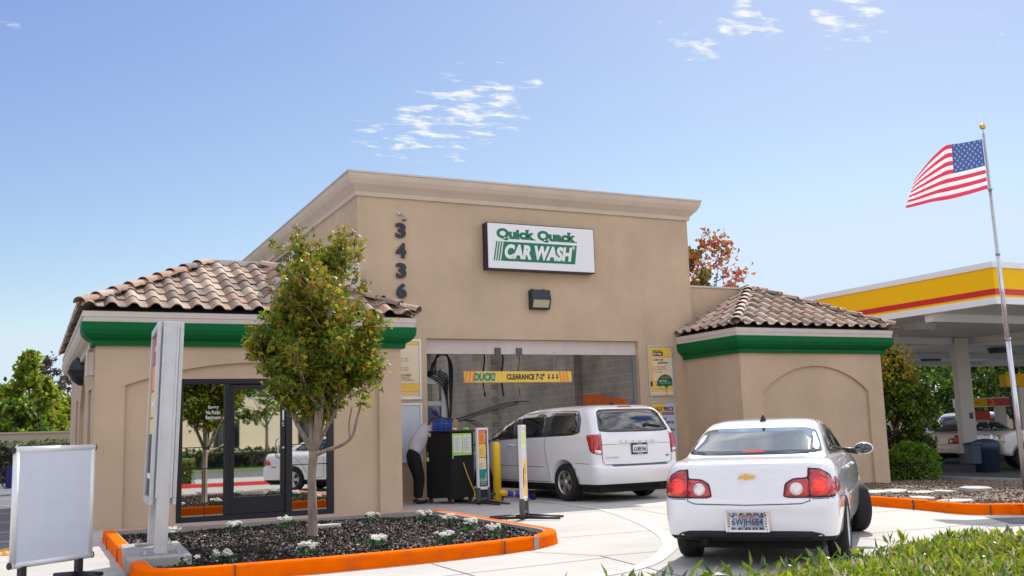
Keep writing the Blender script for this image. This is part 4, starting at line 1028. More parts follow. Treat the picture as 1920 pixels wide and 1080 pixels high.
_v = Vector((0, 0, 1.4))+(_f+_r*((1700-960)/FPX)+_u*((540-800)/FPX))*62
make_truck('parked_suv', (_v.x+5.4*math.sin(R(42)), _v.y-5.4*math.cos(R(42)), -.19), -42, 1.05, 'white high-roofed SUV parked far behind the pumps, above the white sedan', suv=True, cat='SUV')
# silver car far left, only its roof shows
make_sedan((1.5, 33.6, 0), 75, 'silver car far left whose roof shows over the blank white board', detail=False, m='alu', s=1.0).location = tuple((Vector((0, 0, 1.4))+(_f+_r*((84-960)/FPX)+_u*((540-835)/FPX))*37)[:2])+(0,)
# ================================================================= THINGS ON THE BUILDING
# main sign
sg_ = empty('wall_sign', (9.46, YM, 5.16), 0, 'white lightbox sign with green lettering and a CAR WASH block on the tall front wall', 'sign')
SW, SH = 2.86, 1.10
b = MB(); b.b2((0, -.26, 0), (SW, -.0, SH)); b.build('cabinet', 'dark_bronze', sg_, bevel=.006)
b = MB(); b.b2((.02, -.266, .025), (SW-.02, -.255, SH-.02)); b.build('sign_face', 'sign_white', sg_)
ml = lambda x, z, y=-.267: T3(x, y, z) @ FRONT
g = MB(); g.prism([(.34, .20), (2.30, .20), (2.37, .66), (.42, .66)], M_front(-.266), .003); g.build('green_block', 'sign_green', sg_)
g = MB()
for i in range(3): x = .15+.062*i; g.prism([(x+.0, .20), (x+.035, .20), (x+.115, .66), (x+.08, .66)], M_front(-.266), .003)
g.build('speed_stripe', 'sign_green', sg_)
text(sg_, 'CAR WASH', ml(1.34, .43, -.2695), 1.80, .35, 'sign_white', bold=.055, shear=.2)
for wd, x, w in (('Quick', .74, 1.00), ('Quack', 1.83, 1.05)):
    text(sg_, wd, ml(x, .83), w, .29, 'sign_green', bold=.06)
def slabs(parent, items, y, m):
    g = MB()
    for x0, x1, z in items: g.b2((x0, y-.003, z), (x1, y, z+.022))
    g.build('serif', m, parent)
slabs(sg_, [(.58, .70, .725), (.74, .84, .725), (1.06, 1.26, .725), (1.68, 1.78, .725), (1.95, 2.02, .725), (2.18, 2.38, .725), (1.05, 1.10, .945), (2.16, 2.22, .945)], -.267, 'sign_green')
star = [( .10*(1 if k % 2 == 0 else .22)*math.cos(k*math.pi/8)*(1.0 if k % 4 == 0 else .75), .10*(1 if k % 2 == 0 else .22)*math.sin(k*math.pi/8)*(1.0 if k % 4 == 0 else .75)) for k in range(16)]
g = MB(); g.prism([(2.27+a, .60+c) for a, c in star], M_front(-.2725), .002); g.build('sparkle', 'sign_white', sg_)
# numbers
for i, d in enumerate('3436'):
    e = text(None, d, Matrix(), .24, .345, 'number_black', ext=.035, bold=.045, name='house_number'); e.location = (7.445, YM-.012, 5.975-.455*i); e.rotation_euler = (R(90), 0, 0)
    tag(e, ['raised black numeral 3, topmost of the column under the small floodlight', 'raised black numeral 4, second in the column on the wall', 'raised black numeral 3, third down between the 4 and the 6', 'raised black numeral 6 at the foot of the column above the tiles'][i], 'house number', 'address numerals on the wall')
fl = empty('floodlight', (7.44, YM, 6.33), 0, 'small silver floodlight above the numerals', 'floodlight')
g = MB(); g.lathe([(.001, .0), (.055, 0), (.05, .03), (.001, .032)], T3(0, 0, .04) @ Matrix.Rotation(R(90), 4, 'X'), 16); g.build('mount', 'alu_matte', fl)
g = MB(); g.tube([(0, -.03, .04), (.02, -.10, .0), (.04, -.13, -.06)], .012, 8); g.lathe([(.03, 0), (.055, -.06), (.062, -.11), (.001, -.11)], T3(.045, -.13, -.04) @ Matrix.Rotation(R(-25), 4, 'X'), 16); g.build('lamp_head', 'galv', fl)
wl = empty('wall_lamp', (10.86, YM, 4.27), 0, 'bronze wall pack lamp with yellowed lens under the big sign', 'wall lamp')
g = MB(); g.prism([(0, 0), (.13, 0), (.22, .22), (.22, .24), (.17, .46), (0, .46)], Matrix(((0, 0, 1, -.25), (-1, 0, 0, 0), (0, 1, 0, 0), (0, 0, 0, 1))), .5); g.build('housing', 'number_black', wl, bevel=.008)
g = MB(); g.prism([(.05, .03), (.142, .03), (.222, .215), (.05, .215)], Matrix(((0, 0, 1, -.215), (-1, 0, 0, 0), (0, 1, 0, 0), (0, 0, 0, 1))), .42); g.build('lens', 'lamp_lens', wl)
g = MB(); g.b2((-.20, -.08, .45), (-.14, -.03, .49)); g.b2((.10, -.08, .45), (.16, -.03, .49)); g.build('hinge', 'number_black', wl)
# clearance bar
cb = empty('clearance_bar', (8.83, YM-.18, 2.55), 0, 'yellow hanging clearance bar with orange stripes reading DUCK! CLEARANCE 7\'-2"', 'clearance bar')
g = MB(); g.b2((0, -.03, 0), (2.75, .03, .255)); g.build('bar', 'print_yellow', cb, bevel=.01)
g = MB()
for x in (.0, .085, .17): g.prism([(x, .005), (x+.045, .005), (x+.10, .25), (x+.055, .25)], M_front(-.0305), .003)
g.build('stripes', 'print_orange', cb); g = MB()
for x in (2.40, 2.49, 2.58): g.prism([(x+.045, .005), (x+.10, .005), (x+.05, .25), (x, .25)], M_front(-.0305), .003)
g.build('stripes', 'print_orange', cb)
text(cb, 'DUCK!', ml(.50, .13, -.033) , .54, .19, 'print_teal', bold=.06, shear=.15)
text(cb, 'CLEARANCE 7\'-2"', ml(1.54, .13, -.032), .98, .14, 'print_dark', bold=.05)
g = MB()
for i in range(3):
    x = 2.14+.11*i; g.prism([(x, .06), (x+.04, .115), (x+.018, .115), (x+.018, .19), (x-.018, .19), (x-.018, .115), (x-.04, .115)], M_front(-.0305), .003)
g.build('arrows', 'print_dark', cb)
g = MB()
for x in (.55, 2.3):
    for k in range(14): g.lathe([(.011, -.006), (.017, 0), (.011, .006), (.006, 0)], T3(x+.002*k, 0, .265+k*.03) @ Matrix.Rotation(R(90), 4, 'X' if k % 2 else 'Y'), 8, closed=True)
    g.cyl((x+.03, 0, .68), (x+.03, .1, .72), .006)
g.build('chain', 'galv', cb)
# posters
def frame(name, x0, z0, x1, z1, label, y=YM, m='alu_matte', fw=.045, back='print_cream'):
    e = empty(name, (x0, y, z0), 0, label, 'poster frame' if back != 'wall_board' else 'notice board'); w, h = x1-x0, z1-z0
    g = MB(); g.b2((0, -.035, 0), (w, -.003, fw)); g.b2((0, -.035, h-fw), (w, -.003, h)); g.b2((0, -.0352, fw), (fw, -.0032, h-fw)); g.b2((w-fw, -.0352, fw), (w, -.0032, h-fw)); g.build('frame', m, e, bevel=.006)
    g = MB(); g.b2((fw-.004, -.018, fw-.004), (w-fw+.004, -.006, h-fw+.004)); g.build('sheet', back, e); return e, w, h
e, w, h = frame('poster', 13.86, 2.20, 14.60, 3.46, 'framed yellow poster with a green umbrella, above the half price notice', back='print_cream')
Y1 = -.0205
def pr(parent, name, pts, m, y=Y1): g = MB(); g.prism(pts, M_front(y+.002), .002); return g.build(name, m, parent)
R4 = lambda a, b_, c, d: [(a, b_), (c, b_), (c, d), (a, d)]
pr(e, 'yellow_field', R4(.05, .97, w-.05, h-.05), 'print_yellow'); pr(e, 'yellow_field', R4(.05, .24, .105, .97), 'print_yellow'); pr(e, 'yellow_field', R4(.05, .18, w-.05, .36), 'print_yellow')
pr(e, 'rule', R4(.105, .965, w-.05, .980), 'print_orange', -.0222); pr(e, 'rule', R4(.105, .36, .118, .965), 'print_orange', -.0222); pr(e, 'rule', R4(.118, .36, .45, .373), 'print_orange', -.0222); pr(e, 'rule', R4(.05, .165, w-.05, .178), 'print_orange', -.0222)
pr(e, 'rule', R4(.05, .10, w-.05, .135), 'print_yellow'); pr(e, 'logo_ground', R4(.15, 1.0, .45, 1.10), 'print_bluegrey')
ml2 = lambda x, z, y=-.0235: T3(x, y, z) @ FRONT
text(e, 'Quick Quack', ml2(.28, 1.125), .27, .04, 'print_green', bold=.03); text(e, 'CAR WASH', ml2(.28, 1.05), .25, .055, 'print_white', bold=.03)
text(e, 'CLEAN CAR', ml2(.30, .90), .31, .055, 'print_dark', bold=.005); text(e, 'guarantee', ml2(.44, .82), .30, .06, 'print_dark', bold=.015)
text(e, 'Not 100% satisfied?', ml2(.33, .73), .38, .035, 'print_orange'); text(e, 'Come right back for a', ml2(.35, .665), .42, .035, 'print_dark'); text(e, 'free rewash.', ml2(.27, .60), .28, .035, 'print_orange')
um = [(.22, .25), (.245, .36), (.30, .45), (.38, .51), (.48, .54), (.58, .52), (.66, .465), (w-.05, .41), (w-.05, .25), (.62, .265), (.56, .235), (.51, .185), (.46, .235), (.40, .262), (.33, .232), (.28, .245)]
pr(e, 'umbrella', um, 'print_green', -.0235); pr(e, 'umbrella_handle', R4(.50, .05, .515, .19), 'print_green', -.0235)
text(e, 'RAIN CHECK', ml2(.49, .46, -.026), .23, .04, 'print_orange', bold=.02); text(e, 'FREE WASH', ml2(.42, .375, -.026), .22, .035, 'print_white', bold=.02); text(e, 'if it rains within 48 hrs.', ml2(.48, .325, -.026), .34, .024, 'print_white')
e, w, h = frame('poster', 13.87, .52, 14.62, 2.07, 'framed half price upgrades notice in maroon print behind the minivan', back='print_bluegrey')
pr(e, 'yellow_field', [(.05, .9), (.30, 1.1), (.42, h-.05), (.05, h-.05)], 'print_yellow'); pr(e, 'yellow_field', R4(.05, .05, w-.05, .35), 'print_yellow')
for t, z, wd, hh in (('HALF PRICE', 1.36, .60, .115), ('UPGRADES', 1.25, .36, .07), ('FOR', 1.12, .14, .06), ('UNLIMITED', 1.03, .36, .06), ('CLUB', .94, .17, .06), ('MEMBERS!', .85, .36, .06)):
    text(e, t, ml2(w-.07-wd/2 if wd > .5 else .36+wd/2-.04, z), wd, hh, 'print_maroon', bold=.03)
for i, t in enumerate(('Just let', 'us know', 'when you', 'pay')): text(e, t, ml2(.53, .72-.09*i), .22, .05, 'print_dark', bold=.01)
e, w, h = frame('poster', 7.12, 2.20, 7.88, 3.53, 'framed opening hours poster with yellow bars, half hidden by the corner', m='alu_white', back='print_cream')
pr(e, 'yellow_field', R4(.05, h-.115, w-.05, h-.05), 'print_yellow'); pr(e, 'rule', R4(.05, h-.125, w-.05, h-.113), 'print_orange', -.0222)
pr(e, 'yellow_field', R4(.05, .18, w-.05, .34), 'print_yellow'); pr(e, 'rule', R4(.05, .342, w-.05, .352), 'print_orange', -.0222); pr(e, 'rule', R4(.05, .165, w-.05, .177), 'print_orange', -.0222); pr(e, 'rule', R4(.05, .10, w-.05, .135), 'print_yellow')
for t, z in (('Mon-Sat 7am - 9pm', .90), ('Sunday 8am - 7pm', .85), ('Mon-Sat 7am - 7pm', .70), ('Sunday 8am - 5pm', .65)): text(e, t, ml2(.28, z), .36 if ' ' in t else .16, .028, 'print_dark')
text(e, 'CLOSED', ml2(.40, .535), .25, .05, 'print_red', bold=.02); text(e, 'Christmas', ml2(.39, .475), .20, .03, 'print_dark'); text(e, '& Thanksgiving', ml2(.42, .425), .32, .03, 'print_dark')
frame('wall_board', 7.12, .83, 7.88, 2.12, 'blank white board on the wall beside the bay, below the opening hours poster', m='alu_white', back='wall_board')
# side wall fixtures
g = MB(); g.b2((SX0-.12, 18.95, 2.62), (SX0-.002, 19.25, 3.02)); g.b2((SX0-.125, 18.94, 2.61), (SX0-.10, 19.26, 3.03)); tag(g.build('junction_box', 'trim_white', None, bevel=.006), 'small beige box fixed high on the side wall near the corner', 'utility box')
g = MB(); g.lathe([(.32, 0), (.30, .10), (.22, .20), (.10, .27), (.001, .29)], T3(SX0, 22.6, 2.95) @ Matrix.Rotation(R(-90), 4, 'Y'), 24); g.b2((SX0-.30, 22.28, 2.90), (SX0-.002, 22.92, 2.955)); tag(g.build('wall_lamp', 'black', None), 'black half-dome lamp under the side eave', 'wall lamp')
ss = empty('wall_sign', (6.45, 29.2, 5.35), R(-90), 'dark side sign with pale blue letters, mostly hidden by the small tree', 'sign')
g = MB(); g.b2((0, -.12, 0), (3.4, -.002, 1.15)); g.build('cabinet', 'black', ss)
text(ss, 'CAR WASH', T3(1.7, -.122, .62) @ FRONT, 3.1, .8, 'print_bluegrey', bold=.04)

# ================================================================= PYLON, BOARDS, STANDS
py = empty('menu_sign', (1.30, 12.05, .0), 0, 'tall aluminium two-post menu sign standing in the left end of the planter', 'menu sign', tilt=(0, R(1.7), R(-2.6)))
g = MB(); g.b2((-.26, -.24, .02), (.42, 1.52, .19)); g.build('footing', 'concrete_old', py, bevel=.02).rotation_euler = (0, R(-1.7), 0)
for yy in (.0, 1.12):
    g = MB(); g.b2((.03, yy, .20), (.17, yy+.16, 2.80)); p = g.build('post', 'alu_matte', py, bevel=.008)
    g = MB(); g.b2((-.10, yy-.08, .191), (.32, yy+.24, .205))
    for a in (-.07, .29):
        for c in (-.05, .21): g.cyl((a, yy+c, .2), (a, yy+c, .245), .012, n=8); g.lathe([(.022, 0), (.022, .018), (.001, .018)], T3(a, yy+c, .205), 6)
    g.build('base_plate', 'galv', p)
g = MB(); g.b2((.0, .14, .76), (.20, 1.14, 2.78)); g.build('cabinet', 'alu_matte', py)
g = MB()
for zz in ((.72, .80), (2.72, 2.80)): g.b2((-.045, .08, zz[0]), (.0, 1.22, zz[1])); g.b2((.20, .08, zz[0]), (.245, 1.22, zz[1]))
for yy in ((.08, .15), (1.15, 1.22)): g.b2((-.0455, yy[0], .80), (-.0, yy[1], 2.72)); g.b2((.20, yy[0], .80), (.2455, yy[1], 2.72))
g.b2((.015, -.012, .8), (.035, .16, 2.79)); g.b2((.165, -.012, .8), (.19, .16, 2.79)); g.build('cabinet_frame', 'alu_matte', py, bevel=.006)
g = MB(); g.b2((-.016, .15, .80), (-.004, 1.15, 2.72)); g.build('menu_panel', 'print_dark', py)
for (z0, z1, m_) in ((2.36, 2.68, 'print_red'), (2.04, 2.34, 'print_orange'), (1.72, 2.02, 'print_yellow'), (1.52, 1.70, 'print_yellow'), (1.0, 1.06, 'print_white')):
    g = MB(); g.b2((-.019, .22, z0), (-.0165, 1.08, z1)); g.build('menu_row', m_, py)
for q_ in ((.7, 2.5, 2.56), (.9, 1.86, 1.9)): g = MB(); g.b2((-.021, .3, q_[1]), (-.0195, q_[0], q_[2])); g.build('menu_print', 'print_white', py)
def rig_box(parent, name, m, w, z0, z1, t=.05, bevel=.006): pass
# blank white roll board
b0 = Vector((.0, 0, 0)); A = _f+_r*((26-960)/FPX)+_u*((540-1068)/FPX); A = A*(1.2/-A.z)+Vector((-.04, 0, 1.4)); Bp = _f+_r*((171-960)/FPX)+_u*((540-1046)/FPX); Bp = Bp*(1.2/-Bp.z)+Vector((0, 0, 1.4))
ang = math.atan2(Bp.y-A.y, Bp.x-A.x); wb = (Bp-A).to_2d().length
bd = empty('sidewalk_board', (A.x, A.y, 0), ang, 'large blank white sidewalk board in a rounded aluminium frame on black feet', 'sign board')
g = MB(); g.b2((.05, -.02, .25), (wb-.05, .02, 1.36)); g.build('panel', 'board_white', bd)
g = MB()
for x in (.03, wb-.03): g.cyl((x, 0, .22), (x, 0, 1.37), .034, n=16)
for z in (.235, 1.385): g.cyl((.0, 0, z), (wb, 0, z), .034, n=16)
g.build('frame', 'alu_white', bd)
g = MB()
for x in (-.012, wb): g.cyl((x, 0, 1.385), (x+.012, 0, 1.385), .036, n=16); g.cyl((x, 0, .235), (x+.012, 0, .235), .036, n=16)
g.build('end_cap', 'black', bd)
g = MB()
for x in (.14, wb-.16):
    g.b2((x-.03, -.035, .05), (x+.03, .035, .215)); g.tube([(x, 0, .05), (x-.03, -.38, .03)], [.035, .02], 8); g.tube([(x, 0, .05), (x+.0, .38, .03)], [.035, .02], 8); g.tube([(x, 0, .05), (x+.22, -.12, .03)], [.035, .02], 8); g.tube([(x, 0, .05), (x-.28, .1, .03)], [.035, .02], 8)
g.build('foot', 'black', bd)
# spring stands
def stand(loc, rz, label, w, face):
    s_ = empty('display_stand', loc, rz, label, 'display stand', None)
    g = MB(); z0, z1 = .30, 1.53
    g.b2((-w/2, -.03, z0), (-w/2+.035, .03, z1)); g.b2((w/2-.035, -.03, z0), (w/2, .03, z1)); g.b2((-w/2+.035, -.03, z1-.05), (w/2-.035, .03, z1)); g.b2((-w/2+.035, -.03, z0), (w/2-.035, .03, z0+.06)); g.build('frame', 'alu_white', s_, bevel=.005)
    g = MB(); g.b2((-w/2+.03, -.022, z0+.055), (w/2-.03, .022, z1-.045)); g.build('insert', 'print_dark' if face == 0 else 'print_yellow', s_)
    if face == 0:
        zz = z1-.06
        for hh, m_, lb in ((.27, 'print_orange', 'BEST'), (.27, 'print_yellow', 'BETTER'), (.24, 'print_cream', 'GOOD'), (.25, 'print_teal', 'BASIC')):
            pr(s_, 'price_panel', R4(-w/2+.045, zz-hh+.01, w/2-.075 if m_ != 'print_teal' else w/2-.05, zz), m_, -.0225)
            for k in range(4): g = MB(); g.b2((-w/2+.06, -.0262, zz-.11-.03*k), (-w/2+.06+.10-.02*(k % 2), -.0248, zz-.105-.03*k)); g.build('small_print', 'print_dark', s_)
            for k in range(5): g = MB(); g.b2((w/2-.10, -.0262, zz-.08-.03*k), (w/2-.07, -.0248, zz-.07-.03*k)); g.build('small_print', 'print_white', s_)
            zz -= hh
        for k in range(4): g = MB(); g.b2((-w/2+.06, -.0262, .40+.035*k), (w/2-.08, -.0248, .408+.035*k)); g.build('small_print', 'print_white', s_)
    else:
        for y_ in (-.0225,):
            pr(s_, 'pale_field', [(-w/2+.04, 1.05), (w/2-.04, .95), (w/2-.04, z1-.06), (-w/2+.04, z1-.06)], 'print_cream', y_)
            pr(s_, 'blue_field', R4(-w/2+.06, .98, w/2-.14, 1.16), 'print_bluegrey', -.0245)
            pr(s_, 'red_shape', [(-.10, .50), (-.04, .56), (-.03, .78), (-.06, .86), (-.11, .80), (-.13, .62)], 'print_maroon', -.0245); pr(s_, 'red_shape', [(.05, .55), (.12, .58), (.10, .68), (.05, .66)], 'print_orange', -.0245)
            pr(s_, 'green_arc', [(-.10, 1.22), (.08, 1.22), (.10, 1.40), (-.08, 1.42)], 'lime', -.0245)
        for k in range(5): g = MB(); g.b2((-.02, -.0262, .74+.035*k), (.10, -.0248, .75+.035*k)); g.build('small_print', 'print_dark', s_)
    g = MB()
    for x in (-w/2+.02, w/2-.02):
        g.b2((x-.028, -.04, .05), (x+.028, .04, .34))
    g.b2((-w/2, -.03, .10), (w/2, .03, .14)); g.build('spring_base', 'steel_dark', s_)
    g = MB()
    for x in (-w/2+.02, w/2-.02):
        for dx, dy in ((-.42, -.62), (.42, .62), (.42, -.62), (-.42, .62)): pass
    for x in (-w/2+.02, w/2-.02):
        for sy in (-1, 1): g.tube([(x, 0, .055), (x, sy*.62, .03)], [.03, .018], 8)
        g.ell((x, 0, .05), (.06, .06, .04), 12, 8)
    g.build('foot', 'black', s_); return s_
stand((8.34, 18.80, 0), R(18), 'slim stand with stacked orange, yellow, cream and teal panels, nearer the black cart', .30, 0)
stand((7.40, 15.05, 0), R(53), 'slim yellow-faced stand seen almost edge-on in front of the minivan', .40, 1)
# bollard
bo = MB(); bo.tube([(0, 0, 0), (0, 0, 1.17), (0, 0, 1.205), (0, 0, 1.225)], [.085, .085, .075, .04], 24); o = bo.build('bollard', 'yellow_paint', None, loc=(8.92, 19.38, 0)); tag(o, 'yellow steel bollard by the minivan\'s front wheel', 'bollard')
# sprayer hose thing beside bollard
hz = empty('foam_hose', (9.35, 19.2, 0), 0, 'blue and yellow hose nozzle lying on the slab behind the bollard', 'hose')
g = MB(); g.tube([(-.25, .1, .15), (.05, .05, .13), (.28, 0, .08)], [.05, .06, .055], 12); g.build('blue_sleeve', 'blue_plastic', hz)
g = MB(); g.tube([(-.42, .13, .2), (-.25, .1, .155)], [.06, .065], 12); g.tube([(-.12, .08, .149), (-.09, .075, .147)], .064, 12); g.build('yellow_band', 'yellow_paint', hz)
g = MB(); g.tube([(.28, 0, .08), (.36, -.02, .06)], [.075, .06], 12); g.tube(smooth_path([(-.42, .13, .2), (-.8, .3, .05), (-1.2, .9, .03), (-.6, 1.6, .03)], 6), .03, 8); g.build('nozzle', 'black', hz)

# ================================================================= BAY EQUIPMENT
cv = empty('conveyor_track', (9.1, 21.6, 0), 0, 'floor conveyor rail with yellow and blue guides running into the bay', 'conveyor')
g = MB(); g.b2((0, -2.0, .0), (.06, 16, .14)); g.b2((.45, -1.2, 0), (.51, 16, .14)); g.build('rail', 'steel_dark', cv)
g = MB(); g.b2((.07, -1.8, .02), (.10, 16, .10)); g.build('guide', 'yellow_paint', cv)
g = MB(); g.b2((.13, -1.2, .02), (.42, 15, .05)); g.build('roller_belt', 'blue_plastic', cv)
ar = empty('wash_arch', (8.1, 22.6, 0), 0, 'grey steel wash arm frame hung with black hoses at the left of the bay', 'wash equipment')
g = MB(); g.b2((-.35, -.06, 2.62), (.98, .06, 2.76)); g.b2((-.35, -.06, 2.10), (.98, .06, 2.22)); g.b2((.86, -.07, .1), (1.0, .07, 3.0)); g.b2((.35, -.05, 0), (.42, .05, 2.1)); g.b2((-.35, -.04, 1.62), (.9, .04, 1.67)); g.build('steel_frame', 'galv', ar, bevel=.006)
g = MB(); g.b2((.80, -.14, 1.45), (1.2, .12, 1.52)); g.tube([(.85, -.1, 1.35), (1.25, -.15, .95)], .02, 8); g.b2((.92, -.12, .9), (1.08, .12, 1.5)); g.b2((.9, -.1, .05), (1.15, .1, .9)); g.build('motor_bracket', 'steel_dark', ar)
g = MB(); rs = random.Random(3)
for i in range(5):
    g.tube(smooth_path([(-.4, -.1-.02*i, 2.80+.015*i), (.4, -.1, 2.84+.02*i), (.86+.03*i, -.12, 2.6+.06*i), (1.0, -.1, 2.2), (1.02+.02*i, -.12, 1.5)], 6), .016, 6)
for i in range(4):
    g.tube(smooth_path([(.55+.05*i, -.1, 2.84), (.66+.03*i, -.13, 3.15+.05*i), (.9, -.13, 3.32+.045*i), (1.13-.03*i, -.12, 3.1+.03*i), (1.12-.02*i, -.12, 2.4), (1.06, -.12, 1.6)], 6), .015, 6)
for i in range(4):
    g.tube(smooth_path([(-.4, -.12, 2.12-.02*i), (.3, -.13, 2.02-.04*i), (1.1, -.14, 1.80-.035*i+rs.uniform(-.03, .03)), (1.9, -.14, 1.98-.03*i), (2.5, -.14, 2.14-.04*i), (2.9, -.1, 2.18-.02*i)], 6), .009, 6)
for i in range(3):
    g.tube(smooth_path([(1.1, -.14, 1.75), (1.5+.1*i, -.14, 1.72), (1.85+.06*i, -.13, 1.45), (1.6+.1*i, -.13, 1.1+.05*i), (1.1, -.12, 1.05+.03*i)], 6), .010, 6)
g.tube(smooth_path([(.35, -.12, 2.0), (.6, -.14, 1.8), (.8, -.13, 1.5), (.9, -.12, 1.2)], 6), .03, 8)
g.build('hoses', 'cable', ar)
g = MB(); g.b2((2.75, -.2, 2.16), (3.1, -.12, 2.18)); g.build('hose_tray', 'black', ar)
g = MB()
for x, z in ((1.95, 3.5), (2.45, 3.5), (2.9, 3.5)): g.tube(smooth_path([(x, -.1, 3.6), (x+.05, -.12, 3.2), (x-.02, -.13, 2.8), (x+.04, -.12, 2.3)], 6), .022 if x < 2.8 else .010, 8)
g.build('drop_cable', 'cable', ar)
g = MB()
for x in (2.0, 2.92): g.tube(smooth_path([(x, -.14, 3.6), (x+.07, -.16, 3.15), (x+.0, -.16, 2.85), (x-.06, -.15, 2.4)], 6), .010, 6)
g.build('yellow_cable', 'cable_yellow', ar)
g = MB(); g.prism([(0, 0), (2.1, 0), (2.1, .62), (1.0, .56), (1.0, .48), (0, .42)], Matrix(((0, 0, -1, 0), (1, 0, 0, 0), (0, 1, 0, 0), (0, 0, 0, 1))), .04); o = g.build('splash_panel', 'orange_panel', None, loc=(13.46, 21.5, 1.85)); o.location = (13.47, 21.45, 1.75); tag(o, 'orange splash panel on the right wall of the bay, above the minivan roof', 'panel')
# blue tarp bundle behind basket
g = MB(); g.ell((0, 0, 0), (.34, .25, .36), 16, 12); me = g.mesh()
for v in me.vertices: v.co *= 1+.12*math.sin(v.co.x*17+v.co.z*9)+.08*math.sin(v.co.y*23)
o = mkobj('tarp', me, 'tarp'); o.location = (8.25, 21.7, 1.72); tag(o, 'dark blue plastic tarp bundle hanging behind the basket', 'tarp')
g = MB(); g.b2((-.25, -.2, 0), (.25, .2, 1.42)); o = g.build('equipment_cabinet', 'steel_dark', None, bevel=.01, loc=(8.3, 21.75, 0)); tag(o, 'dark steel cabinet standing under the tarp behind the black cart', 'cabinet')
# cart
KA = R(-38)
kc = empty('rolling_cart', (8.12, 19.95, 0), KA, 'tall black rolling cart on casters with taped notices', 'cart')
g = MB(); g.b2((-.34, -.34, .12), (.40, .34, 1.46)); g.build('cabinet', 'cloth_black', kc, bevel=.01)
g = MB(); g.b2((-.37, -.37, 1.462), (.43, .37, 1.495)); g.build('top', 'black', kc, bevel=.006)
for (x, y) in ((-.28, -.28), (.34, -.28), (-.28, .28), (.34, .28)):
    g = MB(); g.lathe([(.0501, -.02), (.055, -.015), (.055, .015), (.0501, .02)], T3(x, y, .055) @ Matrix.Rotation(R(90), 4, 'X'), 16); g.lathe([(.001, -.02), (.05, -.02), (.05, .02), (.001, .02)], T3(x, y, .055) @ Matrix.Rotation(R(90), 4, 'X'), 16); g.b2((x-.02, y-.03, .1), (x+.02, y+.03, .122)); g.build('caster', 'steel_dark', kc)
g = MB(); g.b2((.4035, -.30, .98), (.4065, .27, 1.43)); g.b2((.4035, -.30, .92), (.4065, -.27, 1.0)); g.build('tape', 'lime', kc)
# (papers on the +x face, turned to the camera)
g = MB(); g.b2((.407, -.26, 1.04), (.409, -.02, 1.39)); g.b2((.407, .02, 1.02), (.409, .25, 1.40)); g.build('notice', 'paper', kc)
for a_ in (-.24, .04):
    g = MB()
    for k in range(8): g.b2((.4095, a_, 1.33-.033*k), (.4105, a_+.16-.03*(k % 3), 1.335-.033*k))
    g.build('notice_print', 'print_dark', kc)
g = MB(); g.tube(smooth_path([(.42, -.0, .82), (.44, .08, .6), (.45, .2, .35), (.46, .28, .2), (.50, .2, .06), (.55, .05, .02)], 6), .011, 6); g.build('yellow_cord', 'cable_yellow', kc)
kc.rotation_euler.z = R(-67); kc.location = (8.08, 19.95, 0)
bk_ = empty('basket', (7.90, 19.85, 1.497), R(-12), 'blue plastic basket of green bottles on top of the black cart', 'basket')
g = MB()
for z in (0, .055, .11, .165, .22): 
    for a, c in (((-.19, -.13), (.19, -.118)), ((-.19, .118), (.19, .13))): g.b2((a[0], a[1], z), (c[0], c[1], z+.014))
    for a, c in (((-.19, -.118), (-.178, .118)), ((.178, -.118), (.19, .118))): g.b2((a[0], a[1], z), (c[0], c[1], z+.014))
for i in range(9): x = -.184+.0445*i; g.b2((x, -.1295, .0145), (x+.010, -.1185, .2195)); g.b2((x, .1185, .0145), (x+.010, .1295, .2195))
for i in range(6): y = -.115+.044*i; g.b2((-.1895, y, .0145), (-.1785, y+.01, .2195)); g.b2((.1785, y, .0145), (.1895, y+.01, .2195))
g.b2((-.178, -.118, .002), (.178, .118, .012)); g.build('basket_frame', 'blue_plastic', bk_)
rs = random.Random(5)
for i in range(8):
    x = -.14+.09*(i % 4); y = -.06+.12*(i//4); g = MB(); g.lathe([(.001, 0), (.032, 0), (.033, .12), (.014, .15), (.013, .17), (.001, .17)], T3(0, 0, 0), 12)
    o = g.build('bottle', 'print_teal', None, loc=(0, 0, 0)); o.matrix_world = Matrix.Translation((7.90, 19.85, 1.511)) @ Matrix.Rotation(R(-12), 4, 'Z') @ T3(x, y, 0); tag(o, 'small teal bottle standing in the blue basket', 'bottle', 'bottles in the blue basket')
g = MB(); g.prism([(0, 0), (.20, 0), (.16, .22), (.07, .26)], M_front(0), .01); g.prism([(0, 0), (.20, 0), (.18, .12)], T3(0, .06, 0) @ FRONT, .01); o = g.build('cardboard_flap', 'cardboard', None, loc=(8.16, 20.0, 1.497)); tag(o, 'torn brown cardboard box flap on the cart top', 'cardboard')
g = MB(); g.lathe([(.045, 0), (.07, 0), (.07, .05), (.045, .05)], Matrix(), 20, closed=True); o = g.build('tape_roll', 'lime', None, loc=(8.42, 19.82, 1.497)); tag(o, 'roll of lime green tape on the cart top', 'tape roll')
g = MB(); g.lathe([(.001, 0), (.05, 0), (.055, .04), (.03, .05), (.001, .05)], Matrix(), 16); o = g.build('cap', 'print_cream', None, loc=(8.10, 19.66, 1.497)); tag(o, 'cream plastic lid beside the basket on the cart', 'lid')

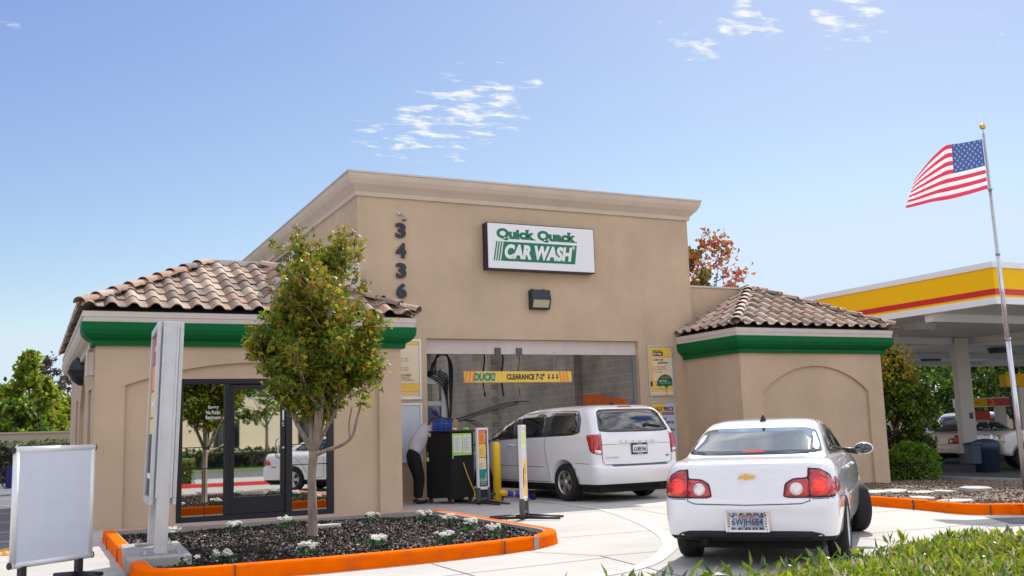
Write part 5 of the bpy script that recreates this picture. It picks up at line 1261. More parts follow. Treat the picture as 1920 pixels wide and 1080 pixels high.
# ================================================================= PERSON
def skin_mesh(nodes, edges, sub=2, name='s'):
    """nodes {key:((x,y,z), (rx,ry))}"""
    keys = list(nodes); me = bpy.data.meshes.new(name); me.from_pydata([nodes[k][0] for k in keys], [(keys.index(a), keys.index(b)) for a, b in edges], [])
    o = bpy.data.objects.new(name, me); COL.objects.link(o); md = o.modifiers.new('s', 'SKIN'); md.use_smooth_shade = True
    for i, k in enumerate(keys):
        r = nodes[k][1]; d = me.skin_vertices[0].data[i]; d.radius = r if isinstance(r, tuple) else (r, r); d.use_root = (i == 0)
    sd = o.modifiers.new('d', 'SUBSURF'); sd.levels = sub; sd.render_levels = sub
    out = evalmesh(o); bpy.data.objects.remove(o); return out
pe = empty('person', (7.48, 20.25, 0), 0, 'person in a white shirt and black trousers bending over behind the black cart', 'person')

nodes = {'pelvis': ((-.10, 0, 1.02), (.15, .17)), 'waist': ((-.02, 0, 1.18), (.13, .155)), 'chest': ((.14, 0, 1.40), (.15, .185)), 'upper': ((.24, 0, 1.50), (.13, .17)), 'neck': ((.31, 0, 1.575), (.055, .06)), 'head0': ((.37, 0, 1.63), (.06, .06)),
         'shl': ((.22, .19, 1.48), .065), 'ell': ((.34, .25, 1.26), .047), 'wrl': ((.56, .19, 1.22), .032), 'shr': ((.22, -.19, 1.48), .065), 'elr': ((.34, -.26, 1.26), .047), 'wrr': ((.58, -.17, 1.22), .032),
         'hpl': ((-.10, .10, .96), .105), 'knl': ((.05, .11, .54), .072), 'anl': ((.02, .12, .10), .045), 'tol': ((.18, .13, .045), .045), 'hpr': ((-.10, -.10, .96), .105), 'knr': ((.02, -.12, .54), .072), 'anr': ((-.03, -.13, .10), .045), 'tor': ((.13, -.14, .045), .045)}
edges = [('pelvis', 'waist'), ('waist', 'chest'), ('chest', 'upper'), ('upper', 'neck'), ('neck', 'head0'), ('upper', 'shl'), ('shl', 'ell'), ('ell', 'wrl'), ('upper', 'shr'), ('shr', 'elr'), ('elr', 'wrr'),
         ('pelvis', 'hpl'), ('hpl', 'knl'), ('knl', 'anl'), ('anl', 'tol'), ('pelvis', 'hpr'), ('hpr', 'knr'), ('knr', 'anr'), ('anr', 'tor')]
thin = {k: (v[0], tuple(q*.68 for q in v[1]) if isinstance(v[1], tuple) else v[1]*.72) if k in ('pelvis', 'waist', 'chest', 'upper', 'hpl', 'hpr', 'knl', 'knr', 'shl', 'shr') else v for k, v in nodes.items()}
bme = skin_mesh(thin, edges, 2)
bd_ = mkobj('body', bme, 'skin', pe)
def sub(keys, grow): return {k: (nodes[k][0], tuple(q+grow for q in (nodes[k][1] if isinstance(nodes[k][1], tuple) else (nodes[k][1],)*2))) for k in keys}
sk = ['chest', 'pelvis', 'waist', 'upper', 'shl', 'ell', 'shr', 'elr']; n2 = sub(sk, .02); n2['pelvis'] = ((-.08, 0, 1.02), (.17, .19)); n2['cl'] = ((.43, .225, 1.245), (.055, .055)); n2['cr'] = ((.44, -.22, 1.245), (.055, .055))
me = skin_mesh(n2, [('waist', 'pelvis'), ('waist', 'chest'), ('chest', 'upper'), ('upper', 'shl'), ('shl', 'ell'), ('ell', 'cl'), ('upper', 'shr'), ('shr', 'elr'), ('elr', 'cr')], 2); mkobj('shirt', me, 'shirt', pe)
tk = ['waist', 'pelvis', 'hpl', 'knl', 'anl', 'hpr', 'knr', 'anr']; n3 = sub(tk, .034)
n3['waist'] = ((-.05, 0, 1.12), (.145, .165)); me = skin_mesh(n3, [('pelvis', 'waist'), ('pelvis', 'hpl'), ('hpl', 'knl'), ('knl', 'anl'), ('pelvis', 'hpr'), ('hpr', 'knr'), ('knr', 'anr')], 2); mkobj('trousers', me, 'cloth_black', pe)
g = MB()
for x, y in ((.08, .125), (.03, -.135)): g.ell((x, y, .05), (.155, .055, .05), 16, 8)
g.build('shoes', 'black', pe)
Hm = T3(.41, 0, 1.675) @ Matrix.Rotation(R(42), 4, 'Y')
g = MB(); g.ell((0, 0, 0), (.098, .075, .115), 20, 14, M=Matrix()); me = g.mesh()
for v in me.vertices:
    z = v.co.z
    if z < 0: v.co.x *= 1-.12*(-z/.115); v.co.y *= 1-.22*(-z/.115)
g2 = MB(); g2.ell((.102, 0, -.01), (.018, .014, .026), 10, 8); g2.ell((.01, .078, 0), (.016, .01, .03), 10, 8); g2.ell((.01, -.078, 0), (.016, .01, .03), 10, 8); g2.ell((.088, 0, -.055), (.012, .024, .008), 10, 6)
hm = MB(); hm.v = [tuple(v.co) for v in me.vertices]; hm.f = [list(p.vertices) for p in me.polygons]; hm.mi = [0]*len(hm.f); hm.sm = [True]*len(hm.f); hm.add(g2.v, g2.f, 0, True)
o = hm.build('head', 'skin', pe); o.matrix_local = Hm
g = MB()
for y in (.03, -.03): g.ell((.086, y, .012), (.012, .014, .008), 10, 6)
e_ = g.build('eye', 'black', o)
g = MB(); g.ell((-.012, 0, .03), (.102, .086, .105), 20, 12); g.build('hair', 'hair', o)
def hand(wr, dirv, side, parent):
    d = Vector(dirv).normalized(); s_ = d.cross(Vector((0, 0, 1))).normalized()*side; n_ = s_.cross(d); w = Vector(wr); me_all = MB()
    nodes = {'w': (w, .024), 'p': (w+d*.045, (.03, .018)), 'k': (w+d*.085, (.038, .016))}; ed = [('w', 'p'), ('p', 'k')]
    for i, (o_, l_) in enumerate(((-.030, .062), (-.010, .074), (.011, .070), (.031, .055))):
        b0 = w+d*.095+s_*o_; nodes['a%d' % i] = (b0, .009); nodes['b%d' % i] = (b0+d*l_*.55-Vector((0, 0, .012)), .0085); nodes['c%d' % i] = (b0+d*l_*.9-Vector((0, 0, .04)), .007); ed += [('k', 'a%d' % i), ('a%d' % i, 'b%d' % i), ('b%d' % i, 'c%d' % i)]
    nodes['t0'] = (w+d*.04-s_*.035, .011); nodes['t1'] = (w+d*.075-s_*.058-Vector((0, 0, .015)), .009); ed += [('p', 't0'), ('t0', 't1')]
    me = skin_mesh({k: (tuple(v[0]), v[1]) for k, v in nodes.items()}, ed, 1); return mkobj('hand', me, 'skin', parent)
hand((.56, .19, 1.22), (.8, -.1, -.1), 1, pe); hand((.58, -.17, 1.22), (.8, .1, -.1), -1, pe)
g = MB(); g.tube([(.16, -.215, 1.06), (.14, -.235, .95)], .006, 6); g.b2((.12, -.25, .87), (.17, -.235, .95)); g.build('lanyard', 'lime', pe)
# ================================================================= PLANTS
LEAFG = [(.15, .225, .016), (.065, .12, .012), (.29, .34, .02), (.46, .39, .03), (.46, .25, .02)]
def hh(x, y): return hmul(x, y)
TX, TY = 3.61, 13.98
tr = empty('ornamental_tree', (TX, TY, hh(TX, TY)-.01), 0, 'young slender tree with small lobed green leaves in the mulch planter before the glass door', 'tree')
rs = random.Random(11)
# crown envelope in local coordinates (camera right ~ (cosYAW,-sinYAW))
def env(z): return .80*env_(z+.04)
def env_(z):   # half width by height
    pts = [(1.45, .2), (1.6, .40), (1.8, .58), (2.1, .74), (2.5, .82), (2.9, .84), (3.15, .62), (3.45, .42), (3.8, .30), (4.0, .2), (4.25, .16), (4.42, .04)]
    for a, b in zip(pts, pts[1:]):
        if a[0] <= z <= b[0]: t = (z-a[0])/(b[0]-a[0]); return a[1]*(1-t)+b[1]*t
    return 0
wood = MB(); tips = []; segs = []
tp = smooth_path([(0, 0, -.05), (.01, .0, .25), (.0, .01, .8), (.03, 0, 1.16)], 5)
wood.tube(tp, [.090, .080, .073, .069, .066, .064, .063, .061, .060, .059, .058, .058, .058, .060, .064, .070], 14)
RT = Vector((math.cos(YAW), -math.sin(YAW), 0)); FW = Vector((math.sin(YAW), math.cos(YAW), 0))
def limb(p0, d, length, r0, depth, up=.25):
    pts = [p0]; p = p0.copy(); d = d.normalized(); n = 5+int(length*3); 
    for i in range(n):
        d = (d+Vector((rs.uniform(-.12, .12), rs.uniform(-.12, .12), rs.uniform(-.02, .1)+up*.1))).normalized(); p = p+d*length/n; pts.append(p.copy())
        rad = math.hypot(p.x, p.y)
        if p.z > 1.62 and rad > env(p.z)*1.0 and i > 2: break
    rr = [r0*(1-.62*i/len(pts)) for i in range(len(pts))]
    wood.tube(pts, rr, 8 if depth < 2 else 5)
    for i in range(len(pts)-1): segs.append((pts[i], pts[i+1], depth))
    if depth < 3:
        k = (6, 6, 4)[depth]
        for j in range(k):
            i = int(len(pts)*(.3+.65*j/k)); i = min(i, len(pts)-2); a = rs.uniform(0, 6.28)
            dd = (pts[i+1]-pts[i]).normalized(); side = dd.cross(Vector((math.cos(a), math.sin(a), .2))).normalized()
            limb(pts[i], dd*.7+side*.75+Vector((0, 0, .25)), length*rs.uniform(.38, .58), rr[i]*.6, depth+1)
top = tp[-1]
for (dr_, df, up_, L_, r_) in ((-.62, .05, 1.0, 1.5, .040), (-.12, .1, 1.0, 3.0, .048), (.30, -.1, 1.0, 2.7, .046), (.05, -.35, 1.0, 2.2, .036), (-.22, .45, 1.0, 2.3, .036), (.52, .2, 1.0, 1.8, .03), (.1, .5, .8, 1.5, .03)):
    limb(top-Vector((0, 0, .05)), RT*dr_+FW*df+Vector((0, 0, up_)), L_, r_, 0)
# the low branch sweeping right and up
lp = smooth_path([top-Vector((0, 0, .06)), top+RT*.22+Vector((0, 0, .02)), top+RT*.40+Vector((0, 0, .08)), top+RT*.54+Vector((0, 0, .20)), top+RT*.60+Vector((0, 0, .42)), top+RT*.66+Vector((0, 0, .62))], 4)
wood.tube(lp, [.03*(1-.6*i/len(lp)) for i in range(len(lp))], 8)
lp2 = smooth_path([top+RT*.50+Vector((0, 0, .16)), top+RT*.50+Vector((0, .02, .38)), top+RT*.55+Vector((0, .05, .6))], 4); wood.tube(lp2, [.014*(1-.4*i/len(lp2)) for i in range(len(lp2))], 6)
wood.build('trunk', 'bark', tr)
# leaf points : along twigs + filling clumps
P = []
for a, b, dpt in segs:
    if dpt < 1: continue
    k = 3 if dpt == 1 else 4
    for _ in range(k):
        q = a.lerp(b, rs.random())
        if q.z < 1.58: continue
        P.append(q+Vector((rs.gauss(0, .07), rs.gauss(0, .07), rs.gauss(0, .06))))
clump = []
tries = 0
while len(clump) < 88:
    z = rs.uniform(1.66, 3.9); e_ = env(z); a = rs.uniform(0, 6.283); q = e_*math.sqrt(rs.uniform(.08, 1)); clump.append((Vector((math.cos(a)*q, math.sin(a)*q, z)), rs.uniform(.10, .19)))
for (rx, z, r_) in ((-.18, 4.42, .10), (-.20, 4.28, .14), (-.16, 4.1, .16), (-.16, 3.9, .18), (.13, 4.22, .08), (.12, 4.05, .10), (.12, 3.85, .13), (-.52, 4.22, .09), (-.42, 4.12, .10), (-.40, 3.85, .12), (.62, 3.75, .13), (.50, 3.92, .12), (.70, 3.55, .14), (.78, 3.28, .12), (-.95, 2.98, .12), (-1.02, 3.05, .07), (1.02, 2.72, .13), (1.05, 2.6, .1), (-.85, 2.9, .15), (-.85, 3.18, .07), (.95, 2.3, .14), (.88, 1.95, .14)):
    clump.append((RT*rx*(.84 if z < 3.4 else 1.0)+Vector((0, 0, z-.10))+FW*rs.uniform(-.1, .1), r_))
for c, r_ in clump:
    for _ in range(int(40*(r_/.15)**2)):
        v = Vector((rs.gauss(0, 1), rs.gauss(0, 1), rs.gauss(0, 1))).normalized()*r_*rs.uniform(.35, 1.1); P.append(c+v)
P = np.array([tuple(p) for p in P]); n = len(P)
z = P[:, 2]; edge = np.hypot(P[:, 0], P[:, 1])
cols = mixcol(n, LEAFG, [30, 22, 26, 15, 4], .22)
gold = np.random.random(n) < np.clip((z-2.4)*.24+(edge-.5)*.4, 0, .55); cols[gold] = mixcol(gold.sum(), [(.26, .22, .02), (.32, .22, .03), (.30, .13, .02)], [5, 3, 1], .2)
d, e = rand_frames(n, -.5)
V, F, C = leaves(P, np.random.uniform(.045, .085, n), 'lobed', cols, D=d)
npmesh('crown', V, F, 'leaf', tr, C)
# flowers
FLW = [(1.94, 15.33), (2.86, 15.71), (3.62, 15.54), (5.04, 15.74), (5.78, 15.39), (5.65, 14.01), (5.57, 13.01), (5.55, 12.17), (4.7, 11.84), (3.84, 11.85), (3.01, 11.8), (2.03, 11.69), (1.62, 11.5)]
FLL = ['white flower clump in the back row of the planter, just right of the menu sign', 'white flower clump in the back row, in front of the left glass pane', 'white flower clump in the back row, left of the tree trunk', 'white flower clump in the back row, right of the tree trunk', 'white flower clump nearest the planter\'s far right corner',
       'white flower clump on the right side, second from the far corner', 'white flower clump on the right side, third from the far corner', 'white flower clump at the planter\'s right tip', 'white flower clump on the front kerb, nearest the right tip', 'white flower clump on the front kerb, below and right of the tree',
       'white flower clump on the front kerb, straight below the tree trunk', 'white flower clump on the front kerb, between the menu sign and the tree', 'small shaded white flower clump at the foot of the menu sign']
for i, (x, y) in enumerate(FLW):
    fe = empty('flower_clump', (x, y, hh(x, y)), rs.uniform(0, 6), FLL[i], 'flowers', 'white flowers in the mulch planter')
    n = 20; Q = np.random.normal(size=(n, 3))*[.07, .07, .03]+[0, 0, .05]; V, F, C = leaves(Q, np.random.uniform(.05, .09, n), 'quad', mixcol(n, [(.05, .14, .03), (.03, .10, .04)], [1, 1], .2)); npmesh('foliage', V, F, 'leaf', fe, C)
    g = MB(); k = 15 if i != 12 else 5
    for j in range(k):
        a = rs.uniform(0, 6.28); q = .11*math.sqrt(rs.random()); c = Vector((q*math.cos(a), q*math.sin(a), .12+rs.uniform(-.03, .045)*(1-q*4)))
        tl = Matrix.Translation(c) @ Matrix.Rotation(rs.uniform(-.7, .7), 4, 'X') @ Matrix.Rotation(rs.uniform(-.7, .7), 4, 'Y')
        for b in range(5):
            aa = b*1.2566; g.add([tl @ Vector((0, 0, 0)), tl @ Vector((.03*math.cos(aa-.5), .03*math.sin(aa-.5), .012)), tl @ Vector((.042*math.cos(aa), .042*math.sin(aa), .01)), tl @ Vector((.03*math.cos(aa+.5), .03*math.sin(aa+.5), .012))], [(0, 1, 2, 3)], 0)
        g.ell(c+Vector((0, 0, .002)), (.018, .018, .016), 8, 6)
    g.build('blossoms', 'petal', fe)
g = MB(); g.prism([(.22*(1+.1*math.sin(3*k))*math.cos(k*.785), .10*math.sin(k*.785)) for k in range(8)], T3(4.08, 14.95, hh(4.1, 15)-.01), .06); tag(g.build('paver', 'concrete', None, bevel=.012), 'pale flat stone on the mulch behind the tree trunk', 'stone')

# foreground hedge
def topz(x, y): return .90+.035*math.sin(x*2.3)+.03*math.sin(y*3.1+x)+.02*math.sin(x*7.3+y*5)
hn = 85000
HX = np.random.uniform(1.2, 5.0, hn); HY = np.random.uniform(1.0, 3.12, hn)
edge_ = np.clip((3.15-HY)/.25, 0, 1)
HZ = np.array([topz(a, b) for a, b in zip(HX, HY)])-np.random.exponential(.045, hn)-(1-edge_)*.08
HX = np.where(HX < 1.45, 1.2+(HX-1.2)*1, HX)
d = np.random.normal(size=(hn, 3))*[.45, .45, .3]+[0, 0, .75]
flat = np.random.random(hn) < .35; d[flat] = np.random.normal(size=(flat.sum(), 3))*[1, 1, .35]
cols = mixcol(hn, [(.25, .36, .02), (.42, .48, .03), (.14, .22, .035), (.07, .12, .03), (.42, .33, .08), (.55, .50, .38)], [28, 30, 13, 7, 13, 9], .2)
V, F, C = leaves(np.c_[HX, HY, HZ], np.random.uniform(.022, .048, hn), 'lance', cols, D=d)
shoots = 260; SXs = np.random.uniform(1.25, 4.9, shoots); SYs = np.random.uniform(1.8, 3.1, shoots); sv_ = []; sd_ = []
for a, b in zip(SXs, SYs):
    hgt = random.uniform(.0, .03); zt_ = topz(a, b)
    for k in range(7): sv_.append((a+random.gauss(0, .006), b+random.gauss(0, .006), zt_-.04+hgt*k/6)); sd_.append((random.gauss(0, .45), random.gauss(0, .45), 1))
V2, F2, C2 = leaves(np.array(sv_), np.random.uniform(.03, .058, len(sv_)), 'lance', mixcol(len(sv_), [(.24, .34, .02), (.38, .44, .03)], [1, 1], .15), D=np.array(sd_))
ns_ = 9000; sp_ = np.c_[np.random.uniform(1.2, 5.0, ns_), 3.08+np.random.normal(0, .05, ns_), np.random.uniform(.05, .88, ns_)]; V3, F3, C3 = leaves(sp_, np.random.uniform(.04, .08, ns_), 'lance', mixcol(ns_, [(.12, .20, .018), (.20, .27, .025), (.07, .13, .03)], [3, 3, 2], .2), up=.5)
hd_ = empty('hedge', (3, 2.1, 0), 0, 'clipped hedge of narrow light green leaves in the near right foreground', 'hedge')
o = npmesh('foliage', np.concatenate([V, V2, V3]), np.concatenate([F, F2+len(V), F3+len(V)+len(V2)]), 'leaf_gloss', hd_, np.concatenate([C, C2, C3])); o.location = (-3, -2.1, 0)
g = MB(); rs2 = random.Random(4)
for i in range(420):
    x, y = rs2.uniform(1.3, 4.9), rs2.uniform(1.1, 3.05); z_1 = topz(x, y)-.03; g.tube([(x-3+rs2.uniform(-.08, .08), y-2.1+rs2.uniform(-.08, .08), .2), (x-3, y-2.1, z_1)], [.007, .003], 4, caps=False)
g.build('twigs', 'bark', hd_)
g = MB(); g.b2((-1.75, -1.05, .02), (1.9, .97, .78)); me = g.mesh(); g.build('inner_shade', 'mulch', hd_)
def box_hedge(name, x0, x1, y0, y1, h, n, label, pal, sz=.09, cat='hedge'):
    he = empty(name, ((x0+x1)/2, (y0+y1)/2, 0), 0, label, cat); cx, cy = (x0+x1)/2, (y0+y1)/2; w, dd = x1-x0, y1-y0
    u = np.random.random((n, 3)); face = np.random.random(n); A_top = w*dd; A_s = w*h; pt_ = A_top/(A_top+2*A_s+1e-6)
    X = x0+u[:, 0]*w; Yy = np.where(face < pt_, y0+u[:, 1]*dd, np.where(face < pt_+(1-pt_)/2, y0, y1)); Z = np.where(face < pt_, h, u[:, 2]*h)
    Pp = np.c_[X-cx, Yy-cy, Z]+np.random.normal(0, .06, (n, 3)); Pp[:, 2] = np.abs(Pp[:, 2])
    V, F, C = leaves(Pp, np.random.uniform(sz*.7, sz*1.3, n), 'quad', mixcol(n, pal, [4, 4, 2], .2), up=.4)
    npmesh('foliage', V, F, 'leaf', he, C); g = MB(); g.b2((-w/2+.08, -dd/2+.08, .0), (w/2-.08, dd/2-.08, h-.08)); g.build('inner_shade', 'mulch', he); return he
PALH = [(.06, .13, .02), (.12, .20, .03), (.03, .07, .015)]
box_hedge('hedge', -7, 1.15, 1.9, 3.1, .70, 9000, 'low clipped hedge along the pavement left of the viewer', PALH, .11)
g = MB(); g.sweep([(0, -.05), (-.02, .10), (-.035, .12), (-.17, .12), (-.18, -.05)], [(-8, 4.0), (9, 4.0)], 0, side=-1); o = g.build('fire_kerb', 'kerb_red'); tag(o, kind='structure')
# generic trees
def big_tree(name, loc, H_, crown, n, sz, pal, wts, label, trunk_r=.15, bare=.3, group=None, seed=1, leafm='leaf', spread=1.0, cat='tree', nclump=60, twig=False):
    rr = random.Random(seed); t = empty(name, loc, 0, label, cat, group); g = MB()
    zb = H_*bare; g.tube([(0, 0, -.2), (.03, .02, zb*.6), (0, .05, zb), (0, 0, H_*.75)], [trunk_r*1.2, trunk_r, trunk_r*.85, trunk_r*.25], 9)
    cl_ = []
    for i in range(nclump):
        u = rr.random(); zc_ = zb+(H_-zb)*(u**.85); k = (zc_-zb)/(H_-zb); w_ = crown*(math.sin(math.pi*min(1, .12+.88*k)**.75)**.8+.05)*spread; a = rr.uniform(0, 6.283); q = w_*math.sqrt(rr.uniform(.15, 1))
        c = Vector((q*math.cos(a), q*math.sin(a), zc_)); cl_.append((c, crown*rr.uniform(.14, .30)))
        if i % 3 == 0: g.tube([(0, 0, max(zb*.8, zc_-q*.9)), c*.5+Vector((0, 0, zc_*.45)), c], [trunk_r*.35, trunk_r*.2, trunk_r*.06], 5)
    g.build('trunk', 'bark_grey', t); per = max(6, n//nclump); Pp = []
    for c, r_ in cl_:
        v = np.random.normal(size=(per, 3)); v /= np.linalg.norm(v, axis=1)[:, None]; v *= (r_*np.random.uniform(.3, 1.1, per))[:, None]*np.array([1, 1, .8]); Pp.append(v+np.array(c))
    Pp = np.concatenate(Pp); V, F, C = leaves(Pp, np.random.uniform(sz*.6, sz*1.3, len(Pp)), 'quad', mixcol(len(Pp), pal, wts, .22), up=-.2)
    npmesh('crown', V, F, leafm, t, C); return t
PG = [(.10, .19, .014), (.17, .28, .018), (.26, .34, .025), (.05, .10, .012)]
def at(px, py, dist, z=None):
    d_ = _f+_r*((px-960)/FPX)+_u*((540-py)/FPX); return Vector((0, 0, 1.4))+d_*dist
# left background
def place(px, dist, z=0): v = at(px, 820, dist); return (v.x, v.y, z)
g = MB(); g.b2((-60, 47, 0), (8, 47.25, 2.0)); g.b2((-60, 46.96, 2.0), (8, 47.29, 2.08)); tag(g.build('boundary_wall', 'beige_wall'), 'long beige boundary wall at the back of the parking lot', 'wall')
fh = box_hedge('flowering_hedge', -30, 6.5, 45.6, 46.8, 1.55, 15000, 'flowering shrub hedge against the beige wall across the parking lot', [(.10, .15, .06), (.16, .20, .09), (.06, .09, .04)], .16, 'hedge')
n = 1600; Q = np.c_[np.random.uniform(-18, 18, n), np.random.uniform(-.7, .6, n), np.random.uniform(.5, 1.6, n)]; V, F, C = leaves(Q, np.random.uniform(.06, .12, n), 'quad', mixcol(n, [(.8, .72, .6), (.8, .62, .55)], [3, 1], .05)); npmesh('blossoms', V, F, 'petal', fh, C)
big_tree('background_tree', place(52, 52), 6.3, 1.35, 4200, .30, [(.16, .24, .014), (.28, .36, .02), (.40, .38, .04), (.08, .13, .012)], [4, 4, 2, 2], 'tall narrow light green tree standing highest above the far left wall', .14, .25, 'trees behind the far left wall', 2, nclump=60, spread=1.0)
big_tree('background_tree', place(-12, 55), 5.0, 2.2, 4000, .32, PG, [4, 4, 3, 2], 'green tree cut by the left edge of the photo behind the wall', .15, .2, 'trees behind the far left wall', 3)
big_tree('background_tree', place(26, 50), 3.7, 1.9, 3800, .28, PG, [5, 4, 2, 4], 'low dark green tree in front of the tall narrow one', .12, .15, 'trees behind the far left wall', 4)
big_tree('background_tree', place(88, 54), 4.3, 1.7, 4200, .28, [(.22, .30, .014), (.34, .40, .02), (.42, .42, .04), (.10, .16, .012)], [4, 4, 2, 2], 'rounded yellow-green tree between the narrow tree and the building', .12, .15, 'trees behind the far left wall', 5)
big_tree('background_tree', place(118, 56), 4.0, 1.7, 3500, .28, PG, [4, 4, 3, 2], 'green tree just left of the building edge', .12, .15, 'trees behind the far left wall', 8)
big_tree('background_tree', place(92, 85), 9.0, 2.2, 1300, .32, [(.10, .07, .06), (.07, .06, .05)], [1, 1], 'sparse brownish tree far behind the green ones', .12, .2, None, 6, nclump=45)
big_tree('background_tree', place(122, 92), 8.3, 2.6, 1500, .32, [(.10, .08, .06), (.06, .06, .05)], [1, 1], 'darker sparse tree beside the building edge', .12, .2, None, 7, nclump=45)
rf = MB(); v = place(112, 75); rf.add([(v[0]-5, v[1]-3, 2.3), (v[0]+6, v[1]-3, 2.3), (v[0]+6, v[1]+3, 2.3), (v[0]-5, v[1]+3, 2.3), (v[0]-2.5, v[1], 3.9), (v[0]+3.5, v[1], 3.9)], [(0, 1, 5, 4), (1, 2, 5), (2, 3, 4, 5), (3, 0, 4), (0, 3, 2, 1)])
hs = empty('house', (0, 0, 0), 0, 'grey-roofed house just showing over the beige wall', 'house'); rf.build('roof', 'roof_grey', hs); g = MB(); g.b2((v[0]-4.5, v[1]-2.6, 0), (v[0]+5.5, v[1]+2.6, 2.3)); g.build('wall', 'beige_wall', hs)
# blue service sign and its machine in the lot
vs = at(33, 850, 31.0)
sg2 = empty('service_cabinet', (vs.x, vs.y, 0), 0, 'beige vacuum cabinet with a navy carpet sign rising behind the white board', 'vacuum station')
g = MB(); g.b2((-.12, 0, 0), (.62, .4, 1.38)); g.build('cabinet', 'beige_wall', sg2, bevel=.01)
g = MB(); g.b2((.14, -.02, .95), (.60, -.003, 1.32)); g.build('sign_panel', 'sign_navy', sg2)
text(sg2, 'Carpet', T3(.37, -.022, 1.22) @ FRONT, .22, .07, 'cable_yellow', bold=.02); text(sg2, 'Shampooer', T3(.37, -.022, 1.13) @ FRONT, .36, .055, 'cable_yellow', bold=.03)
vs = at(19, 862, 36.0)
vc = empty('vacuum_machine', (vs.x, vs.y, 0), 0, 'blue vacuum machine with a black hose near the left edge', 'vacuum')
g = MB(); g.b2((-.12, -.1, 0), (.14, .12, .78)); g.b2((-.08, -.14, .3), (.08, -.1, .7)); g.build('tank', 'sign_navy', vc)
g = MB(); g.tube(smooth_path([(0, -.1, .8), (-.15, -.2, .9), (-.28, -.3, .4), (-.1, -.4, .03), (.3, -.5, .03)], 6), .025, 8); g.build('hose', 'black', vc)
for i, (px, py, dd, lb) in enumerate(((14, 908, 37, 'concrete wheel stop nearest, at the left edge of the lot'), (22, 893, 46, 'concrete wheel stop farther back near the blue machine'))):
    v = at(px, py, dd); g = MB(); g.prism([(-.08, 0), (.08, 0), (.05, .12), (-.05, .12)], Matrix(((0, 0, 1, -.9), (1, 0, 0, 0), (0, 1, 0, .005), (0, 0, 0, 1))), 1.8); o = g.build('wheel_stop', 'concrete', None, bevel=.01, loc=(v.x, v.y, 0)); tag(o, lb, 'wheel stop')
# red-leaved tree behind the main block
v = at(1337, 500, 46)
big_tree('red_leaved_tree', (v.x, v.y, 0), 10.5, 2.1, 1250, .26, [(.42, .09, .05), (.48, .18, .05), (.32, .07, .06), (.38, .26, .03), (.18, .20, .03)], [5, 4, 3, 2, 2], 'tree with sparse red and orange leaves behind the low parapet', .12, .3, None, 21, nclump=70)
v = at(1300, 540, 46)
big_tree('red_leaved_tree', (v.x, v.y, 0), 9.6, 1.3, 1300, .26, [(.28, .18, .02), (.12, .13, .02), (.26, .06, .02)], [4, 4, 3], 'olive and orange tree beside the tall wall\'s right edge', .12, .3, None, 22, nclump=40)
# bushes right
def blob_bush(name, loc, rx, ry, h, n, sz, pal, wts, label, m='leaf'):
    b_ = empty(name, loc, 0, label, 'bush'); v = np.random.normal(size=(n, 3)); v /= np.linalg.norm(v, axis=1)[:, None]; v[:, 2] = np.abs(v[:, 2])*1.0
    k = 1+.10*np.sin(v[:, 0]*7+1)*np.sin(v[:, 1]*6)+.07*np.sin(v[:, 2]*11+v[:, 0]*5); rr_ = np.random.uniform(.72, 1.03, n)*k
    Pp = np.c_[v[:, 0]*rx*rr_, v[:, 1]*ry*rr_, np.maximum(.02, h*.30+v[:, 2]*h*.70*rr_-(np.abs(v[:, 2]) < .3)*np.random.random(n)*h*.30)]
    D = v+np.random.normal(0, .6, (n, 3)); V, F, C = leaves(Pp, np.random.uniform(sz*.7, sz*1.3, n), 'quad', mixcol(n, pal, wts, .2), D=D); npmesh('foliage', V, F, m, b_, C)
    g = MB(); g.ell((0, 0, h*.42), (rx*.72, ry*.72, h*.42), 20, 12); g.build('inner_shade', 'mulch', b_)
    g = MB()
    for i in range(5): a = i*1.25; g.tube([(0, 0, 0), (rx*.4*math.cos(a), ry*.4*math.sin(a), h*.5)], [.03, .012], 6)
    g.build('stem', 'bark', b_); return b_
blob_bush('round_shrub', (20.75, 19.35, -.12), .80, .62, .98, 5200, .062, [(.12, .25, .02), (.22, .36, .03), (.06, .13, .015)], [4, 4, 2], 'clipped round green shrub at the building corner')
v = at(1702, 800, 27.3)
tb = big_tree('tall_bush', (v.x-.28, v.y+.18, -.15), 3.35, 1.02, 18000, .115, [(.09, .15, .018), (.16, .23, .02), (.05, .10, .014)], [4, 3, 3], 'tall dense bush turning gold at the top beside the building', .06, .05, None, 31, nclump=170, cat='bush', spread=1.0)
n = 1500; rs3 = np.random.RandomState(5); a = rs3.uniform(0, 6.28, n); q = np.sqrt(rs3.random_sample(n)); Q = np.c_[.75*q*np.cos(a)-.1, .75*q*np.sin(a), 2.75+rs3.normal(0, .35, n)+.35*(1-q)]
V, F, C = leaves(Q, np.random.uniform(.07, .14, n), 'quad', mixcol(n, [(.55, .42, .03), (.45, .26, .03), (.30, .32, .03)], [4, 2, 3], .15)); npmesh('golden_tips', V, F, 'leaf', tb, C)
